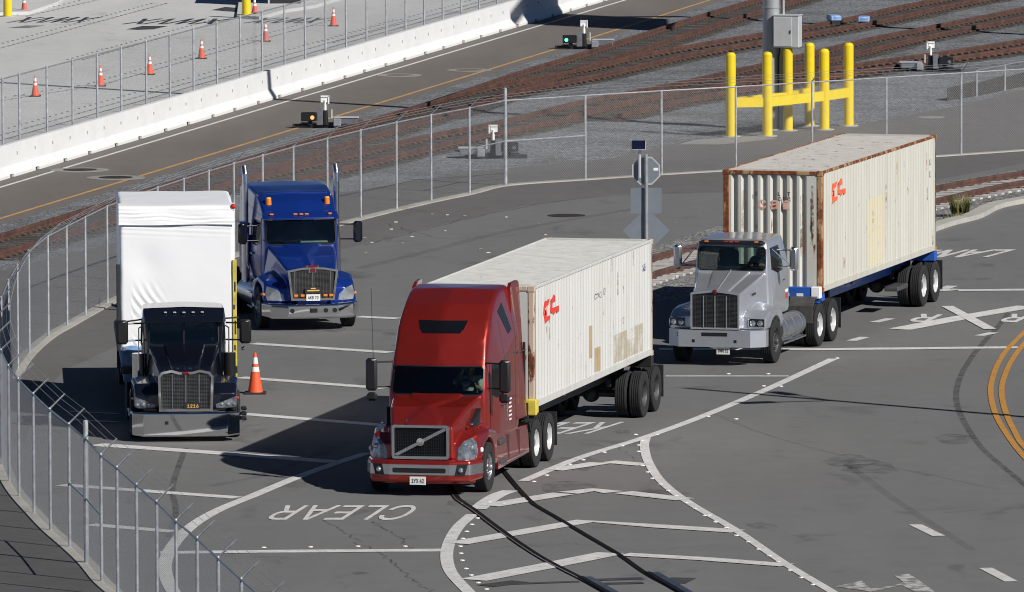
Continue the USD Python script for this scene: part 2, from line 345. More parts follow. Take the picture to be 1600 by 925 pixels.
mat('wood_dark', (.03, .028, .03), .8)
mat('chassis_blue', (.02, .10, .42), .45, coat=.3, var=.12, vscale=4.)
mat('skin', (.42, .22, .15), .55)
mat('shirt_pale', (.7, .7, .68), .8)
mat('shirt_dark', (.05, .055, .07), .8)
mat('hair', (.02, .015, .012), .6)
mat('weed', (.19, .18, .05), .7, color2=(.3, .26, .12), vscale=9.)
mat('weed_dark', (.08, .1, .03), .7)
mat('booth_grey', (.25, .29, .33), .5, var=.15, vscale=1.5)
mat('solar', (.008, .01, .03), .12, coat=1.0)
mat('sign_back', (.30, .335, .375), .4, metal=.5, var=.05, vscale=2.)
mat('tan_box', (.35, .27, .2), .8, var=.1, vscale=2.)
mat('plastic_blue', (.1, .25, .6), .55, color2=(.45, .55, .7), vscale=7.)
mat('screen_dark', (.04, .037, .035), .95, var=.2, vscale=2.)
mat('manhole', (.045, .035, .03), .7, metal=.3, var=.3, vscale=6.)
mat('manhole_ring', (.27, .26, .24), .85, var=.15, vscale=4.)
rusty_mat('box_white', (.56, .558, .54), (.47, .455, .41), (.2, .1, .055), .5)
rusty_mat('box_cream', (.53, .52, .465), (.44, .42, .34), (.2, .09, .04), .52)
rusty_mat('box_roof_white', (.62, .62, .59), (.46, .45, .41), (.2, .1, .05), .48)
rusty_mat('box_roof_cream', (.56, .54, .5), (.43, .40, .36), (.24, .11, .06), .74)
rusty_mat('box_front_cream', (.58, .57, .52), (.46, .43, .35), (.13, .045, .02), .6)
rusty_mat('post_rust', (.42, .26, .13), (.33, .17, .08), (.17, .05, .018), 1.5)
rusty_mat('post_rust_pale', (.56, .46, .36), (.42, .28, .18), (.15, .05, .02), 1.15)
mat('patch_yellow', (.58, .52, .34), .65, color2=(.54, .51, .41), vscale=2.5, dirt=(.3, .14, .06), dscale=5., dlo=.62, dhi=.7)
mat('patch_tan', (.42, .32, .19), .7, color2=(.36, .25, .14), vscale=3., dirt=(.2, .08, .04), dscale=4., dlo=.58, dhi=.7)
mark_mat('tyre_mark', (.05, .05, .05), .3, .7, .55)
mark_mat('tyre_faint', (.06, .06, .06), .3, .75, .22)
mark_mat('tar', (.05, .05, .05), .35, .6, .4, 4.0)
mark_mat('oil', (.05, .049, .047), .42, .72, .42, 2.2)
mark_mat('patch_cream', (.46, .40, .27), .38, .62, .75, 1.8)
mark_mat('rust_stain', (.24, .12, .06), .42, .7, .7, 5.0)
glass_mat('glass', (.66, .74, .71))
glass_mat('glass_clear', (.8, .87, .84))
emit_mat('glow_green', (.12, 1.0, .6), 2.2)
emit_mat('glow_amber', (1.0, .38, .12), 2.0)

# ------------------------------------------------------------------ ground, roads, markings
lot = thing('parking_lot', kind='structure')
obj('pavement', flat([(-500, -60), (500, -60), (500, 1600), (-500, 1600)], 0), 'asphalt', lot)

BL = [G(q) for q in ((0, 283), (945, 2))]                         # foot of the barrier, road side
bdir = (BL[1] - BL[0]) / np.linalg.norm(BL[1] - BL[0]); bnor = np.array([-bdir[1], bdir[0], 0.])
if bnor[1] < 0: bnor = -bnor
def bar(t, off=0.0): return BL[0] + bdir * t + bnor * off
YW = [G(q) for q in ((-160, 390), (0, 342), (450, 205), (865, 78), (1110, 0), (1300, -55))]
def shift(P, d):
    P = np.array(P); t = np.gradient(P, axis=0); t /= np.linalg.norm(t, axis=1)[:, None]
    return P + np.column_stack([-t[:, 1], t[:, 0], np.zeros(len(P))]) * d
yard = thing('concrete_yard', kind='structure')
obj('pavement', flat([bar(-120, .3), bar(220, .3), bar(220, 320), bar(-120, 320)], .004), 'concrete', yard)
road = thing('far_road', kind='structure')
obj('pavement', flat([bar(-60, .3), bar(160, .3)] + list(shift(YW, -.55))[::-1], .006), 'asphalt_road', road)
obj('edge_line', ribbon([bar(t, -.62) for t in np.arange(-40, 150, 6)], .13, .010), 'line_paint', road)
obj('yellow_line', ribbon(YW, .13, .010), 'line_yellow_thin', road)

EDGE = [(-200, 475), (-80, 445), (72, 406), (175, 381), (320, 345), (560, 297), (700, 275), (800, 262), (960, 247), (1050, 225), (1110, 217), (1190, 211), (1340, 195), (1500, 165), (1600, 140), (1800, 96), (2100, 40)]
ballast = list(shift(YW, -.5)) + [G((2100, -55))] + [G(q) for q in EDGE[::-1]]
obj('ballast', flat(ballast, .004), 'gravel', kind='structure')
band = [(-200, 475), (-80, 445), (72, 406), (175, 381), (320, 345), (560, 297), (700, 275), (800, 262), (960, 247), (1050, 225), (1110, 217), (1190, 211), (1340, 195), (1500, 165), (1600, 140), (1800, 96), (1800, 215), (1600, 255), (1467, 280), (1300, 296), (1125, 301), (960, 304), (819, 321), (671, 355), (568, 381), (480, 404), (400, 432), (300, 472), (185, 540), (100, 578), (60, 625), (40, 690), (-30, 720), (-200, 600)]
obj('service_strip', sheet(band, .002), 'asphalt_brown', kind='structure')

FENCE_PX = [(159, 909.7), (135.3, 881), (109, 856), (79, 830), (53.3, 803), (30, 777), (14.6, 754), (3, 727), (-4, 700), (-4, 668), (3, 635), (14, 605), (28, 578), (46, 553), (75.7, 527), (105, 510), (134, 493.5), (168, 475), (206, 458), (247, 442), (288, 427), (327, 413), (366, 400), (411, 386), (459, 371), (512, 356), (564, 342), (620, 328), (674, 315.5), (734, 303), (790, 290), (915, 281), (1034, 273), (1150, 266), (1269, 258), (1385, 250), (1502, 242), (1632, 233)]
FH = 2.45
near_tops = [(497, 1012), (455, 972), (415, 937), (377, 904), (341, 871), (308, 840), (274.8, 812.7), (244.6, 783), (213, 756.5), (182.5, 729.6)]
FP = [G(q, FH) * [1, 1, 0] for q in near_tops] + [G(q) for q in FENCE_PX]
FP = np.array(FP)
near = list(shift(FP[:22], .12)) + [G((-300, 560)), G((-300, 1200)), G((500, 1200))]
obj('near_pavement', flat(near, .006), 'asphalt_near', kind='structure')
curb_line = smooth_line(FP, 5)
obj('mow_strip', rail_sweep(curb_line, [(-.17, -.02), (.17, -.02), (.17, .03), (-.17, .03)]), 'concrete_strip', kind='structure')

def resample_wob(px):
    P = smooth_line([G(q) for q in px], 10)
    return P + np.array([[rng.gauss(0, .06), rng.gauss(0, .12), 0] for _ in P])
# painted lines of the lot
Z1 = .008
for px, w in [([(395, 537), (610, 551)], .42), ([(560, 495), (622, 498)], .4), ([(375, 590), (602, 607)], .42), ([(380, 647), (603, 665)], .42), ([(150, 695), (340, 708), (522, 722)], .55),
              ([(110, 656), (187, 660)], .22), ([(110, 643), (187, 647)], .16), ([(95, 758), (372, 778)], .42), ([(140, 820), (272, 831)], .42), ([(250, 864), (420, 862), (695, 860)], .46),
              ([(1030, 546), (1300, 546), (1592, 543)], .5), ([(1497, 454), (1720, 452)], .5), ([(1470, 453), (1488, 447)], .3), ([(1040, 588), (1232, 588)], .22), ([(1470, 455), (1496, 452)], .3)]:
    obj('painted_line', stroke(px, w, Z1), 'line_paint', lot)
for px in ([(1366, 504), (1392, 498)], [(1330, 533), (1351, 527)], [(1530, 525), (1553, 520)], [(1430, 820), (1467, 838)], [(1540, 888), (1580, 909)]):
    obj('lane_dash', stroke(px, .26, Z1), 'line_paint', lot)
curves = [([(575, 708), (520, 726), (460, 748), (400, 773), (340, 798), (300, 822), (272, 850), (258, 880), (262, 908), (278, 935), (300, 960)], .27),
          ([(818, 752), (905, 716), (1010, 683), (1100, 650), (1200, 608), (1302, 561)], .24),
          ([(1010, 683), (1007, 698), (1014, 724), (1036, 755), (1080, 788), (1150, 829), (1225, 880), (1300, 925), (1335, 947)], .2),
          ([(798, 767), (778, 774), (760, 785), (746, 796)], .36),
          ([(738, 804), (716, 824), (702, 848), (698, 872), (705, 895), (727, 920), (748, 940)], .25)]
for px, w in curves: obj('painted_line', stroke(px, w, Z1, True), 'line_paint', lot)
Z2 = .012
for px, w in [([(864, 735), (938, 724)], .5), ([(950, 722), (1008, 727)], .5), ([(763, 791), (880, 772)], .55), ([(888, 771), (927, 766), (959, 770)], .55), ([(973, 770), (1070, 781)], .55),
              ([(713, 850), (913, 815), (1030, 823), (1154, 831)], .55), ([(740, 907), (860, 884), (955, 865)], .6), ([(976, 867), (1100, 874), (1230, 884)], .5)]:
    obj('chevron_line', stroke(px, w, Z2), 'line_paint', lot)
for px in ([(1575, 545), (1563, 562), (1553, 584), (1548, 611), (1554, 643), (1570, 674), (1600, 714), (1650, 760)], [(1610, 526), (1585, 557), (1571, 584), (1565, 611), (1571, 643), (1585, 674), (1602, 700), (1660, 750)]):
    q = [(1640, 500)] + px if px[0][0] > 1600 else [(1605, 515)] + px
    obj('yellow_line', stroke(q, .13, Z1, True), 'line_yellow', lot)
for px, w, m_ in [([(1575, 490), (1560, 510), (1520, 556), (1497, 600), (1498, 640), (1530, 695), (1580, 740), (1640, 790)], .14, 'tyre_mark'), ([(1330, 730), (1400, 782), (1520, 860)], .2, 'tyre_faint'),
              ([(290, 700), (270, 760), (275, 800), (262, 840)], .13, 'tyre_mark'), ([(1100, 640), (1200, 680), (1350, 720), (1560, 765)], .10, 'tyre_faint'), ([(560, 420), (680, 390), (800, 360), (1000, 325)], .35, 'tyre_faint'), ([(330, 760), (420, 740), (520, 700)], .25, 'tyre_faint')]:
    obj('skid_mark', stroke(px, w, .0045, True), m_, lot)
for px, w in [([(505, 812), (560, 846), (600, 870), (640, 902), (680, 930)], .05), ([(575, 815), (600, 826), (630, 846), (642, 858)], .05), ([(568, 384), (671, 357), (819, 323), (960, 306), (1120, 299)], .07), ([(700, 262), (760, 268), (860, 258)], .05), 
              ([(880, 690), (960, 700), (1000, 720)], .03), ([(600, 350), (700, 372), (820, 366)], .05), ([(820, 855), (900, 850), (1010, 860), (1130, 850)], .03)]:
    obj('sealed_crack', ribbon(resample_wob(px), w, .0042), 'tar', lot)
for i in range(22):
    q = (rng.uniform(420, 1580), rng.uniform(330, 915)); rr_ = rng.uniform(.12, .75); p = G(q); n_ = 12
    obj('oil_stain', flat([(p[0] + rr_ * rng.uniform(.6, 1.1) * math.cos(k * 6.283 / n_), p[1] + 2.2 * rr_ * rng.uniform(.6, 1.1) * math.sin(k * 6.283 / n_)) for k in range(n_)], .0032 + .00004 * i), 'oil', lot)
# railway crossing marking and lettering on the lot
def road_text(s, b0, b1, up, label=None):
    o = G(b0); u = G(b1) - o; v = G((b0[0] + up[0], b0[1] + up[1])) - o
    m = meshkit.text_mesh(s, 1.0, .004, s in ('R', 'LANE')); b = m.bounds; V = np.array(m.vertices)
    a = (V[:, :1] - b[0][0]) / (b[1][0] - b[0][0]); c = (V[:, 1:2] - b[0][1]) / (b[1][1] - b[0][1])
    W = o + a * u + c * v; W[:, 2] = .008 + V[:, 2]
    t = trimesh.Trimesh(W, m.faces, process=False); t.fix_normals()
    obj('road_lettering', t, 'line_paint', lot, label=label)
road_text('CLEAR', (660, 790), (447, 790), (-34, 23), 'white CLEAR lettering on the asphalt')
road_text('KEEP', (975, 660), (818, 661), (-56, 18), 'white KEEP lettering behind the red truck')
road_text('LANE', (1588, 390), (1446, 391), (-45, 12), 'white LANE lettering beside the kerb')
obj('crossing_mark', stroke([(1406, 515), (1500, 497), (1606, 479)], .62, Z1), 'line_paint', lot, label='long arm of the white railway crossing X')
obj('crossing_mark', stroke([(1480, 479), (1547, 515)], .3, Z2), 'line_paint', lot, label='short arm of the white railway crossing X')
road_text('R', (1473, 492), (1440, 491), (-25, 12)); road_text('R', (1613, 492), (1582, 491), (-25, 12))
obj('lane_arrow', sheet([(1305, 917), (1346, 908), (1360, 920), (1395, 916), (1412, 910), (1397, 900), (1420, 897), (1436, 907), (1470, 932), (1452, 938), (1410, 915), (1360, 925)], Z1), 'line_worn', lot)
dots = [(746, 810), (737, 820), (729, 831), (723, 842), (719, 854), (720, 865), (722, 876), (728, 889), (736, 899), (747, 911), (760, 921),
        (834, 753), (854, 743), (870, 733), (890, 726), (911, 719), (944, 707), (972, 697), (993, 679.5), (998, 696), (998, 706), (1004, 728), (1012, 738), (1019, 748), (1032, 757), (1044, 767), (1056, 775), (1072, 786), (1086, 795), (1101, 806), (1117, 815.5), (1134, 825), (1150, 837), (1026, 679.5),
        (1108, 805.5), (1118, 816), (1135.5, 825), (1151, 837), (1169, 847), (1185, 858.7), (1202, 869), (1216, 878), (1234, 891.5), (1252, 903), (1270, 914), (412, 856), (485, 855), (559, 854), (633, 854), (787, 788), (765, 785), (1138, 584.5), (1200, 584.5), (1193, 603.5), (1220, 604), (1106, 651), (1308, 560), (1150, 655), (1003, 689)]
dot = cat(cyl((0, 0, 0), (0, 0, .012), .055, .05, 8), cyl((0, 0, .012), (0, 0, .02), .05, .02, 8))
for q in dots:
    m = dot.copy(); m.apply_translation(G(q) + [0, 0, .003]); obj('pavement_marker', m, 'marker_white', lot)
for q, w in (((885, 337), .52),): obj('manhole_cover', cyl(G(q), G(q) + [0, 0, .012], w, n=28), 'manhole', lot)
for q in ((1455, 183.5),):
    obj('manhole_cover', cyl(G(q), G(q) + [0, 0, .012], .42, n=28), 'manhole_ring', lot)
for (q, r) in (((125, 266), .85), ((181, 278), .85), ((624, 118), .75), ((733, 110), .75)):
    p = G(q); h = cyl(p, p + [0, 0, .014], r, n=36)
    k = obj('manhole', h, 'manhole_ring', road); obj('cover', cyl(p, p + [0, 0, .022], r * .58, n=30), 'manhole' if q[0] < 300 else 'asphalt_road', k)
for i in range(22):   # bits of stone and litter lying on the asphalt
    q = (rng.uniform(560, 1130), rng.uniform(330, 400)); s = rng.uniform(.012, .035)
    obj('litter', cbox(G(q) + [0, 0, s / 3], (s * 3, s * 2, s * .7), .004), rng.choice(['marker_white', 'tan_box', 'line_worn']), lot)
# yard marks
def dashes(px0, px1, w, on, off, offset=0.0, name='joint_marks'):
    a, b = G(px0), G(px1); L = np.linalg.norm(b - a); d = (b - a) / L; nn = np.array([-d[1], d[0], 0]); t = 0; ms = []
    while t < L:
        ms.append(ribbon([a + d * t + nn * (offset - .06), a + d * (t + on) + nn * (offset + .06)], w, .008)); t += on + off
    obj(name, cat(ms), 'joint_mark', yard, kind='stuff')
for a, b in [((-20, 81), (262, 5)), ((128, 94), (362, 29)), ((0, 252 - 94), (162, 132)), ((162, 132), (515, 32)), ((0, 212), (400, 100)), ((400, 100), (640, 31)), ((40, 26), (170, -4)), ((520, 67), (760, 0))]:
    dashes(a, b, .07, .42, .3, 0); dashes(a, b, .07, .42, .3, .55)
    obj('joint_line', ribbon([G(a), G(b)], .05, .0075), 'joint_mark', yard)
for x0, x1, y, s in ((15, 160, 32, 'TRUCK'), (195, 365, 34.5, 'TRUCK'), (385, 520, 33, 'TRUCK')):
    o = G((x1, y - 5)); u = G((x0 + 30, y - 5)) - o; v = G((x1 - 35, y + 3.5)) - o
    m = meshkit.text_mesh('XWVX', 1., .003, True); b = m.bounds; V = np.array(m.vertices)
    W = o + (V[:, :1] - b[0][0]) / (b[1][0] - b[0][0]) * u + (V[:, 1:2] - b[0][1]) / (b[1][1] - b[0][1]) * v; W[:, 2] = .009 + V[:, 2]
    t = trimesh.Trimesh(W, m.faces, process=False); t.fix_normals(); obj('yard_lettering', t, 'dark_lettering', yard)
obj('yard_arrow', sheet([(197, 46), (222, 41), (262, 41), (240, 46), (215, 47)], .008), 'dark_patch', yard)
obj('yard_patch', sheet([(330, 16), (352, 11), (385, 14), (368, 19)], .008), 'dark_patch', yard)
obj('yard_patch', sheet([(12, 44), (40, 40), (70, 40), (45, 44)], .008), 'joint_mark', yard)

# kerb beside the spur
kp = smooth_line([G(q) for q in ((1380, 385), (1440, 365), (1478, 352), (1520, 341), (1548, 327), (1575, 320), (1640, 309), (1760, 290))], 5)
obj('kerb', rail_sweep(kp, [(-.22, -.02), (.22, -.02), (.22, .13), (-.22, .13)]), 'concrete_strip', kind='structure')
spur_px = [(960, 452), (1020, 387), (1126, 352), (1300, 312), (1467, 287), (1600, 264), (1760, 238), (1760, 288), (1640, 307), (1575, 318), (1548, 325), (1520, 339), (1478, 350), (1440, 363), (1300, 402), (1160, 446), (1090, 464), (1020, 474), (960, 476)]
obj('spur_ballast', sheet(spur_px, .006), 'spur_gravel', kind='structure')
obj('bollard_pad', sheet([(1060, 226), (1085, 219), (1190, 212), (1215, 217), (1130, 226)], .010), 'manhole_ring', kind='structure')

# ------------------------------------------------------------------ railway tracks
RAILP = [(-.07, .05), (.07, .05), (.018, .085), (.036, .17), (.036, .215), (-.036, .215), (-.036, .17), (-.018, .085)]
def resample(P, step):
    P = np.array(P); s = np.concatenate([[0], np.cumsum(np.linalg.norm(np.diff(P, axis=0), axis=1))]); t = np.arange(0, s[-1], step)
    return np.column_stack([np.interp(t, s, P[:, k]) for k in range(P.shape[1])])
def track(px, side, label, ties=(0, 1), tie_mat='tie_wood', bed='track_bed', tie_len=2.5, spacing=.56, rail='rust_rail', tz=.055):
    P = resample(smooth_line([G(q) for q in px], 6), 2.0)
    t = thing('railway_track', label, 'railway track')
    C = shift(P, side * .75)
    for o in (.75, -.75): obj('rail', rail_sweep(shift(C, o), RAILP), rail, t)
    if bed: obj('bed', ribbon(C, 2.7, .012, .12), bed, t)
    if bed:
        K = resample(C, spacing); ang = np.gradient(K, axis=0)
        obj('tie_plates', cat([box((*(K[i][:2] + np.array([-ang[i][1], ang[i][0]]) / np.linalg.norm(ang[i][:2]) * o), .066), (.2, .42, .035), math.atan2(ang[i][1], ang[i][0])) for i in range(len(K)) for o in (.75, -.75)]), 'rust_plate', t, kind='stuff')
    T = resample(C, spacing); d = np.gradient(T, axis=0); n = len(T)
    for i in range(int(n * ties[0]), int(n * ties[1])):
        a = math.atan2(d[i][1], d[i][0]) + rng.uniform(-.03, .03)
        obj('tie', box((T[i][0], T[i][1], tz / 2 - (.022 if bed else 0) + rng.uniform(-.012, .012)), (.23, tie_len + rng.uniform(-.1, .1), tz), a), tie_mat, t)
    return C
track([(-90, 405), (0, 378), (130, 338), (560, 203), (692, 162), (800, 125), (942, 81), (1075, 38), (1185, 5), (1290, -26)], -1, 'rusty track nearest the far road, running the whole way across')
track([(700, 186), (800, 152), (950, 122), (1070, 94), (1185, 73), (1257, 61), (1375, 40), (1475, 17), (1640, -15)], 1, 'rusty track branching off behind the tall grey pole')
track([(320, 303), (560, 246), (671, 220), (775, 200), (912, 166), (1025, 145), (1185, 110), (1237, 98), (1350, 70), (1450, 50), (1600, 20), (1700, -2)], -1, 'rusty track with blue boxes behind it, right behind the bollards')
track([(960, 190), (1037, 171), (1135, 152), (1275, 130), (1425, 107), (1600, 82), (1760, 55)], 1, 'rusty track nearest the chain link fence at the right')
track([(860, 464), (925, 438), (985, 421), (1024, 410), (1101, 390), (1280, 345), (1467, 301), (1600, 278), (1760, 250)], -1, 'spur track with pale ties behind the silver truck', tie_mat='tie_pale', bed=None, tie_len=2.4, spacing=.6)
# rails let into the asphalt
tr = thing('street_track', 'dark rails let into the asphalt under the red truck', 'railway track')
Lr = [(711, 775), (737, 795), (786, 832), (844, 871), (907, 904), (945, 925), (985, 950)]
Rr = [(789, 739), (829, 784), (861, 804), (913, 835), (967, 867), (1013, 899), (1068, 928), (1110, 952)]
Lh = [(980, 440), (860, 500), (760, 570), (700, 640), (690, 720)]; Rh = [(980, 462), (890, 515), (820, 580), (765, 650), (766, 705)]
for px in (Lh + Lr, Rh + Rr):
    P = resample(smooth_line([G(q) for q in px], 8), 1.0)
    obj('groove', ribbon(P, .145 if px[0] == Lh[0] else .105, .0185), 'rail_dark', tr); obj('rail', ribbon(shift(P, -.045 if px[0] == Lh[0] else .02), .03, .0205), 'rail_shine' if px[0] == Lh[0] else 'rail_dark', tr)
for px in ([(905, 903), (945, 926), (985, 950)], [(1010, 896), (1068, 930), (1110, 954)]):
    P = resample([G(q) for q in px], .8); obj('guard_plate', rail_sweep(shift(P, .16), [(-.10, .0), (.10, 0), (.08, .025), (-.08, .025)]), 'steel_plate', tr)
    obj('guard_rail', rail_sweep(shift(P, .02), [(-.06, .0), (.06, 0), (.05, .04), (-.05, .04)]), 'rail_dark', tr)
for px, w in (([(772, 911), (800, 914)], 1.), ([(800, 913), (905, 909)], .22), ([(915, 907), (1005, 904)], .35), ([(925, 913), (1005, 911)], .3), ([(1040, 907), (1080, 908)], .9)):
    obj('cover_plate', stroke(px, w, .005), 'dark_patch', tr)

# ------------------------------------------------------------------ fences
def fence(P, height, label, arm=True, mesh_top=None, post_r=.031, big=(), wire_r=.0014, cell=.075, rails=('top',), side=1, brace=()):
    t = thing('chain_link_fence', label, 'fence'); P = np.array(P); P[:, 2] = 0
    d = np.gradient(P, axis=0); d /= np.linalg.norm(d, axis=1)[:, None]; nin = np.column_stack([-d[:, 1], d[:, 0], 0 * d[:, 0]]) * side
    tips = []
    for i, p in enumerate(P):
        b = i in big; h = height + (.32 if b else 0)
        r = post_r * (1.6 if b else 1)
        k = obj('post', cat(cyl(p, p + [0, 0, h], r, n=8), cyl(p + [0, 0, h], p + [0, 0, h + .03], r * 1.15, r * .5, 8)), 'galvanised_post', t)
        if arm and not b:
            a = p + [0, 0, height]; e = a + nin[i] * .31 + [0, 0, .30]
            obj('barb_arm', cyl(a, e, .022, .016, 6), 'galvanised', k)
            tips.append([a + (e - a) * f for f in (.4, .7, .97)])
        else: tips.append(None)
    if arm:
        for k in range(3):
            pts = [q[k] for q in tips if q is not None]; obj('barbed_wire', cat([cyl(a, b, .0045, n=3, caps=False) for a, b in zip(pts, pts[1:])]), 'wire', t)
    if 'top' in rails:
        for a, b in zip(P, P[1:]): obj('top_rail', cyl(a + [0, 0, height - .02], b + [0, 0, height - .02], .021, n=8), 'galvanised', t)
    for i in brace:
        a, b = P[i], P[i + 1]; m_ = [0, 0, height * .52]; obj('brace_rail', cyl(a + m_, b + m_, .02, n=6), 'galvanised', t)
    for a, b in zip(P, P[1:]):
        L = np.linalg.norm(b - a); e = (b - a) / L; nn = np.array([-e[1], e[0], 0]); z0, z1 = .05, (mesh_top or height) - .03; hh = z1 - z0; V, F = [], []
        for s in (1, -1):
            for x in np.arange(-hh, L + hh, cell):
                x0, x1, y0, y1 = x, x + s * hh, z0, z1      # clip to 0..L
                lo, hi = (x0, x1) if s > 0 else (x1, x0)
                u0, u1 = max(0, lo), min(L, hi)
                if u1 - u0 < .02: continue
                za = z0 + ((u0 - x0) if s > 0 else (x0 - u0)); zb = z0 + ((u1 - x0) if s > 0 else (x0 - u1))
                A = a + e * u0 + [0, 0, za] + nn * .003 * s; B = a + e * u1 + [0, 0, zb] + nn * .003 * s
                q = B - A; q /= np.linalg.norm(q); w = np.cross(q, nn); n0 = len(V)
                for k in range(3):
                    o = (w * math.cos(2.094 * k) + nn * math.sin(2.094 * k)) * wire_r; V += [A + o, B + o]
                for k in range(3):
                    i0, j0 = n0 + 2 * k, n0 + 2 * ((k + 1) % 3); F += [[i0, j0, i0 + 1], [i0 + 1, j0, j0 + 1]]
        obj('chain_link', trimesh.Trimesh(np.array(V), np.array(F), process=False), 'wire', t)
    return t
nt = len(near_tops)
fence(FP, FH, 'tall curved chain link fence with barbed wire arms round the truck lot', big=(nt + 1, nt + 30), side=-1, brace=(nt, nt + 1, nt + 29, nt + 30))
bar_posts = [-110, -70, -30, 5, 31, 74, 114, 152.5, 190, 229, 266, 303, 339.5, 376, 410, 445, 477, 509, 541, 573, 604, 634, 663, 692, 721, 749, 777, 805, 833, 861, 889, 917, 945]
BP = []
for x in bar_posts:   # foot of each post stands .75 m behind the barrier's road side
    a, b = bar(0, .75), bar(100, .75); lo, hi = -60., 160.
    for _ in range(50):
        mid = (lo + hi) / 2; v = bar(mid, .75) - EYE; u = 800 + FPX * (v @ RT) / (v @ FWD)
        lo, hi = (mid, hi) if u < x else (lo, mid)
    BP.append(bar(lo, .75))
fence(BP, 2.75, 'straight chain link fence behind the white barrier', arm=False, post_r=.036, wire_r=.0014, side=1)
lf = thing('low_fence', 'short low fence with a dark screen at the right edge of the gravel', 'fence')
LP = [G(q) for q in ((1482, 158), (1526, 151), (1570, 142), (1614, 133), (1660, 124))]
for i, p in enumerate(LP[1:]): obj('post', cyl(p, p + [0, 0, .85], .03, n=8), 'galvanised_post', lf)
for a, b in zip(LP, LP[1:]):
    e = (b - a) / np.linalg.norm(b - a); nn = np.array([-e[1], e[0], 0]) * .03
    obj('screen', Manifold.hull_points(np.array([p + nn * s + [0, 0, z] for p in (a, b) for s in (1, 1.4) for z in (.02, .42 + .08 * (p is b))], np.float32)), 'screen_dark', lf)
    if a is not LP[0]: obj('rail', cyl(a + [0, 0, .84], b + [0, 0, .84], .018, n=6), 'galvanised', lf)

# concrete barrier in 6.1 m pieces, each with two lifting notches
prof = [(0, 0), (.6, 0), (.6, .08), (.42, .32), (.375, .92), (.225, .92), (.18, .32), (0, .08)]
seg = prismx(prof, .004, 6.096)
for x in (1.55, 4.45): seg = seg - Manifold.cube((.42, .9, .11)).translate((x, -.1, -.01))
seg_m = tri(seg)
first = None
for i, t in enumerate(np.arange(-6.5, 104, 6.1)):
    p = bar(t); a = math.degrees(math.atan2(bdir[1], bdir[0]))
    if first is None:
        first = thing('concrete_barrier', 'white concrete barrier segment in the row along the far road', 'barrier', p, a, 'concrete barriers along the far road')
        obj('body', seg_m, 'barrier_white', first)
        for x in (1.0, 3.05, 5.1): obj('lifting_slot', box((x, .196, .62), (.03, .05, .09)), 'barrier_slot', first)
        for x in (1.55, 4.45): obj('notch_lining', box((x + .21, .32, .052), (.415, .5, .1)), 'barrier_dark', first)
    else: copy(first, p, a, 'white concrete barrier segment in the row along the far road', 'concrete barriers along the far road')

# ------------------------------------------------------------------ pole, bollards, signals, sign, cones
bg = thing('bollard_guard', 'yellow steel bollards joined by rails round the tall grey pole', 'bollards', G((1199, 213)))
o0 = G((1199, 213)); posts = [G(q) - o0 for q in ((1142, 214), (1199, 213), (1231, 204.5), (1265, 197), (1288, 203), (1326, 197))]
for i, p in enumerate(posts):
    h = 2.58 if i != 4 else 2.5
    obj('post', cat(cyl(p, p + [0, 0, h - .09], .155, n=20), cyl(p + [0, 0, h - .09], p + [0, 0, h - .02], .155, .11, 20), cyl(p + [0, 0, h - .02], p + [0, 0, h], .11, .02, 20)), 'yellow_paint', bg, smooth=40)
    obj('footing', cyl(p, p + [0, 0, .03], .30, n=20), 'concrete_strip', bg)
for a, b in ((0, 1), (1, 4), (4, 5), (2, 3), (0, 2)):
    A, B = posts[a], posts[b]; e = (B - A) / np.linalg.norm(B - A); nn = np.array([-e[1], e[0], 0]) * .07
    obj('guard_rail', Manifold.hull_points(np.array([p + nn * s + [0, 0, z] for p in (A, B) for s in (-1, 1) for z in (.90, 1.19)], np.float32)), 'yellow_paint', bg)
pp = G((1206, 203))
pole = thing('light_pole', 'tall grey round steel pole standing inside the yellow bollards', 'pole', pp)
obj('shaft', cat(cyl((0, 0, 0), (0, 0, 27), .285, .17, 28), cyl((0, 0, 0), (0, 0, .05), .42, n=24)), 'pole_grey', pole, smooth=40)
obj('band', cyl((0, 0, 3.75), (0, 0, 3.8), .285, n=28), 'galvanised', pole)
obj('access_cover', cbox((.05, -.27, .9), (.16, .06, .5), .01), 'tan_box', pole)
for k, x in enumerate((.2, .26, .31)): obj('conduit', tube([(x, -.24, 0), (x, -.24, 2.2 + .1 * k), (x + .05, -.3, 2.6)], .025), 'galvanised' if k else 'dark_steel', pole)
obj('conduit', tube([(.36, -.2, 2.4), (.36, -.2, 7)], .03), 'light_steel', pole)
cb = thing('electrical_cabinet', 'grey electrical box hung on the tall grey pole', 'cabinet', pp + [.38, -.34, 2.55], -14)
obj('body', cbox((.1, 0, .5), (.8, .5, .98), .02), 'cabinet_grey', cb); obj('door', cbox((.0, -.256, .5), (.56, .02, .9), .008), 'cabinet_grey', cb); obj('latch', cbox((.24, -.275, .5), (.03, .03, .1), .005), 'dark_steel', cb)
obj('vent_hood', cbox((.1, -.0, 1.0), (.84, .54, .03), .008), 'cabinet_grey', cb)
for k in range(2): obj('bracket', cbox((-.12 + .36 * k, .3, .5), (.05, .16, .8), .01), 'dark_steel', cb)

